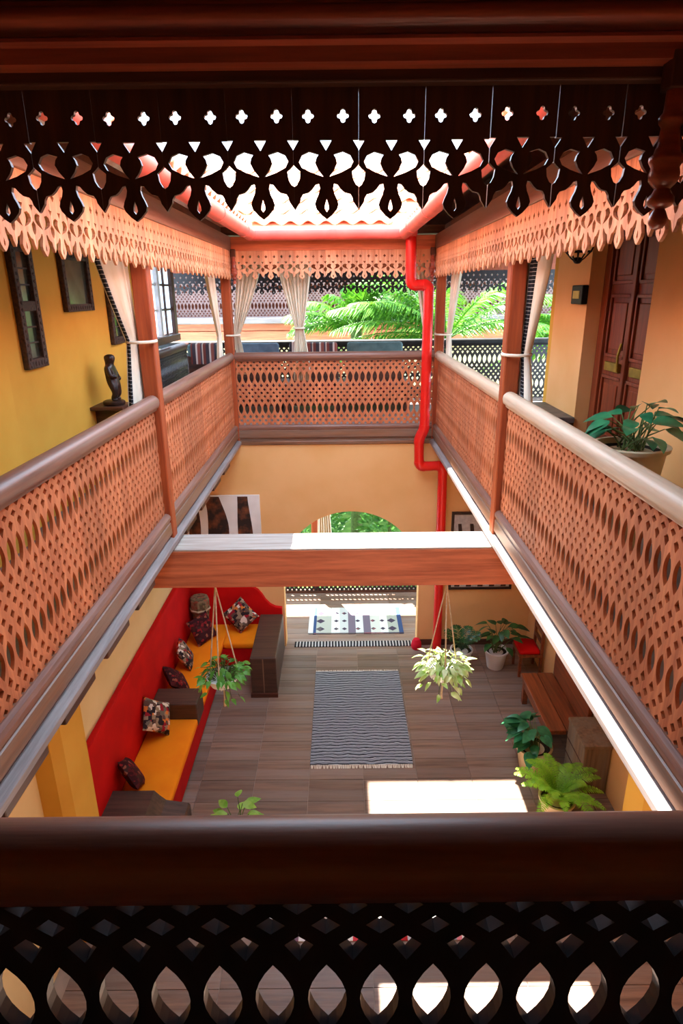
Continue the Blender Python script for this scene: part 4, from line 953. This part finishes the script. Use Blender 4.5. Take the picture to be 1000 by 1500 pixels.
t = thing('porch_kilim', 'pale blue and cream kilim with diamonds on the porch floor', 'rug', (0.22, 9.68, 0))
G().box(-0.80, 0.80, -0.46, 0.46, 0.001, 0.012, 0.003).obj('weave', 'kilim', t)
dm = G().extrude([(-0.045, 0), (0, -0.045), (0.045, 0), (0, 0.045)], 0.0115, 0.0135, 'z').mesh('woven_diamond'); dm.materials.append(M['kilim_dark'])
for x in (-0.60, -0.33, -0.19, 0.04, 0.30, 0.46, 0.62):
    for k in range(3):
        o = put('woven_diamond', dm, t, (x, -0.30 + 0.27 * k, 0)); q_ = 1.0 if abs(x) < 0.55 else 1.7; o.scale = (q_, q_, 1)
G().box(-0.80, 0.80, -0.46, -0.43, 0.012, 0.0135).obj('edge_band', 'kilim_dark', t)
t = thing('banded_rug', 'pale rug with red and grey blocks along its edge below the handrail', 'rug', (0.22, 4.62, 0))
G().box(-0.96, 0.96, -0.66, 0.66, 0.001, 0.011, 0.003).obj('weave', 'cream_rug', t)
for yy in (-0.66, 0.62): G().box(-0.96, 0.96, yy, yy + 0.06, 0.002, 0.0135, 0.002).obj('end_band', 'endband', t)

# ------------------------------------------------------------------ paintings on the arch wall
t = thing('zebra_painting', 'large canvas of wavy dark brown and cream stripes beside the arch', 'painting', (-1.76, YF - 0.0015, 1.95))
G().box(-0.56, 0.55, -0.03, 0.0, -0.62, 0.62, 0.004).obj('canvas', 'white', t)
def stripe(pts_l, pts_r):
    pl = pts_l + list(reversed(pts_r)); return G().sheet(pl, [], -0.034, -0.029)
zz = [-0.6 + 1.2 * k / 12 for k in range(13)]
def wv(c, a, w, ph): return [(min(max(c - w / 2 * (1 + .25 * math.sin(5 * z + ph)) + a * math.sin(3.6 * z + ph), -0.555), 0.545), z) for z in zz], [(min(max(c + w / 2 * (1 + .25 * math.cos(4 * z + ph)) + a * math.sin(3.6 * z + ph), -0.55), 0.548), z) for z in zz]
for c_, a_, w_, ph in ((-0.47, 0.04, 0.15, 0.5), (-0.16, 0.09, 0.27, 0.9), (0.30, 0.02, 0.19, 1.0)):
    stripe(*wv(c_, a_, w_, ph)).obj('painted_stripe', 'zebra', t)
t = thing('dark_framed_painting', 'grey and black painting in a dark frame behind the potted plants', 'painting', (2.14, YF - 0.0015, 1.63))
G().box(-0.47, 0.47, -0.02, 0.0, -0.62, 0.62).obj('canvas', 'cream_rug', t)
for b in ((-0.49, -0.45, -0.64, 0.64), (0.45, 0.49, -0.64, 0.64)): G().box(b[0], b[1], -0.035, 0, b[2], b[3], 0.004).obj('frame_stile', 'carving', t)
for z in (-0.64, 0.60): G().box(-0.46, 0.46, -0.034, 0, z, z + 0.04, 0.004).obj('frame_rail', 'carving', t)
for k in range(5):
    c_ = -0.36 + 0.18 * k
    G().sheet([(c_ - 0.04, -0.59), (c_ + 0.04, -0.59), (c_ + 0.09, 0.0), (c_ + 0.02, 0.45), (c_ - 0.03, 0.45), (c_ + 0.01, 0.0)], [], -0.024, -0.019).obj('painted_stripe', 'carving', t)

# ------------------------------------------------------------------ porch beyond the arch
balustrade('balustrade', 'dark lattice railing at the edge of the porch beyond the arch', (-2.6, 10.72, 0.03), 0, 5.6, 'lattice_dark', 'darkwood')
post('brown porch post at the lattice railing beyond the arch', -0.50, 10.89, 0.12, 0, 3.36)
curtain('curtain', 'tan curtain hanging in the porch beyond the arch', ((-0.5, 10.55, 3.3), (-0.05, 10.55, 3.3)), ((-0.42, 10.55, 1.6), (-0.2, 10.55, 1.6)), ((-0.45, 10.55, 0.5), (-0.15, 10.55, 0.5)), (0, 1, 0), waves=6)

# ------------------------------------------------------------------ garden
def palm(label, x, y, zc, nf, L, seed, dirs=None):
    random.seed(seed)
    t = thing('palm_tree', label, 'palm tree', (x, y, -0.1))
    g = G(); g.tube([(0, 0, 0), (0.05, 0, zc * 0.5), (0.0, 0, zc)], [0.14, 0.11, 0.12], 12)
    for k in range(14): g.lathe([(0.125, 0), (0.14, 0.05), (0.12, 0.06)], 12, (0.03, 0, 0.2 + k * (zc - 0.3) / 14), False)
    g.obj('trunk', 'stem', t, True)
    for k in range(nf):
        a = k * 2.39996 + 0.4; e = random.uniform(0.25, 1.5)
        d = Vector((math.cos(a), math.sin(a) * (0.8 if math.sin(a) > 0 else 0.3), e)) if not dirs or k >= len(dirs) else Vector(dirs[k])
        g = G(); frond_geo(g, (0, 0, zc), d, L * random.uniform(0.85, 1.15), 0.42, 46, 0.62, 0.035, 55, True, 0.022, 0.55); g.obj('frond', 'palm', t)
palm('tall palm with long arching fronds just outside the far railing', 2.15, 13.2, 4.55, 20, 2.7, 51, [(-1, -0.12, 0.95), (-1, -0.2, 0.6), (-0.9, 0.1, 1.25), (-0.6, 0.0, 1.5), (-1, 0.15, 0.25), (-0.75, -0.25, 0.9), (-0.4, 0.2, 1.4)])
palm('palm with yellow green fronds outside the door side railing', 4.9, 13.6, 4.2, 14, 1.9, 57, [(-0.9, -0.3, 0.7), (-1, 0, 0.3), (-0.6, -0.3, 1.2), (-0.2, -0.2, 1.5)])
palm('short pale palm rising behind the gathered curtains', 0.35, 13.9, 4.75, 17, 1.6, 59, [(-1, 0, 0.7), (-0.6, -0.2, 1.5), (0.9, 0, 1.3), (0.5, 0, 2.4), (0.9, -0.2, 0.9), (0.1, -0.1, 3), (-0.3, 0.1, 2.4), (0.7, 0.1, 2.0)])
def bush(label, x, y, r, h, seed, n=260):
    random.seed(seed)
    t = thing('garden_shrub', label, 'shrub', (x, y, -0.1), 0, 'shrubs outside the porch')
    g = G()
    for i in range(n):
        a, u, rr = random.uniform(0, 2 * PI), random.random(), random.random() ** 0.4
        c_ = Vector((r * rr * math.cos(a), r * rr * math.sin(a), 0.15 + h * u)); d = Vector((math.cos(a + random.uniform(-1, 1)), math.sin(a + random.uniform(-1, 1)), random.uniform(-.3, .8))).normalized()
        s_ = d.orthogonal().normalized() * 0.05; L_ = random.uniform(0.18, 0.32); nn = d.cross(s_).normalized() * 0.02
        g.add([c_, c_ + d * L_ * 0.5 + s_ + nn, c_ + d * L_, c_ + d * L_ * 0.5 - s_ + nn], [(0, 1, 2), (0, 2, 3)])
    tag(g.obj('foliage', 'hedge', t), kind='stuff')
    G().tube([(0, 0, 0), (0.03, 0, h * 0.6)], [0.05, 0.02], 7).obj('stem', 'stem', t)
for i, (x, y, r, h) in enumerate(((-1.9, 12.0, 0.55, 2.4), (-0.55, 12.7, 0.55, 3.0), (0.95, 11.9, 0.5, 2.9), (-1.6, 14.4, 0.55, 3.2), (0.9, 15.0, 0.6, 3.0))):
    bush('dense green garden shrub seen through the arch', x, y, r, h, 60 + i, 420)
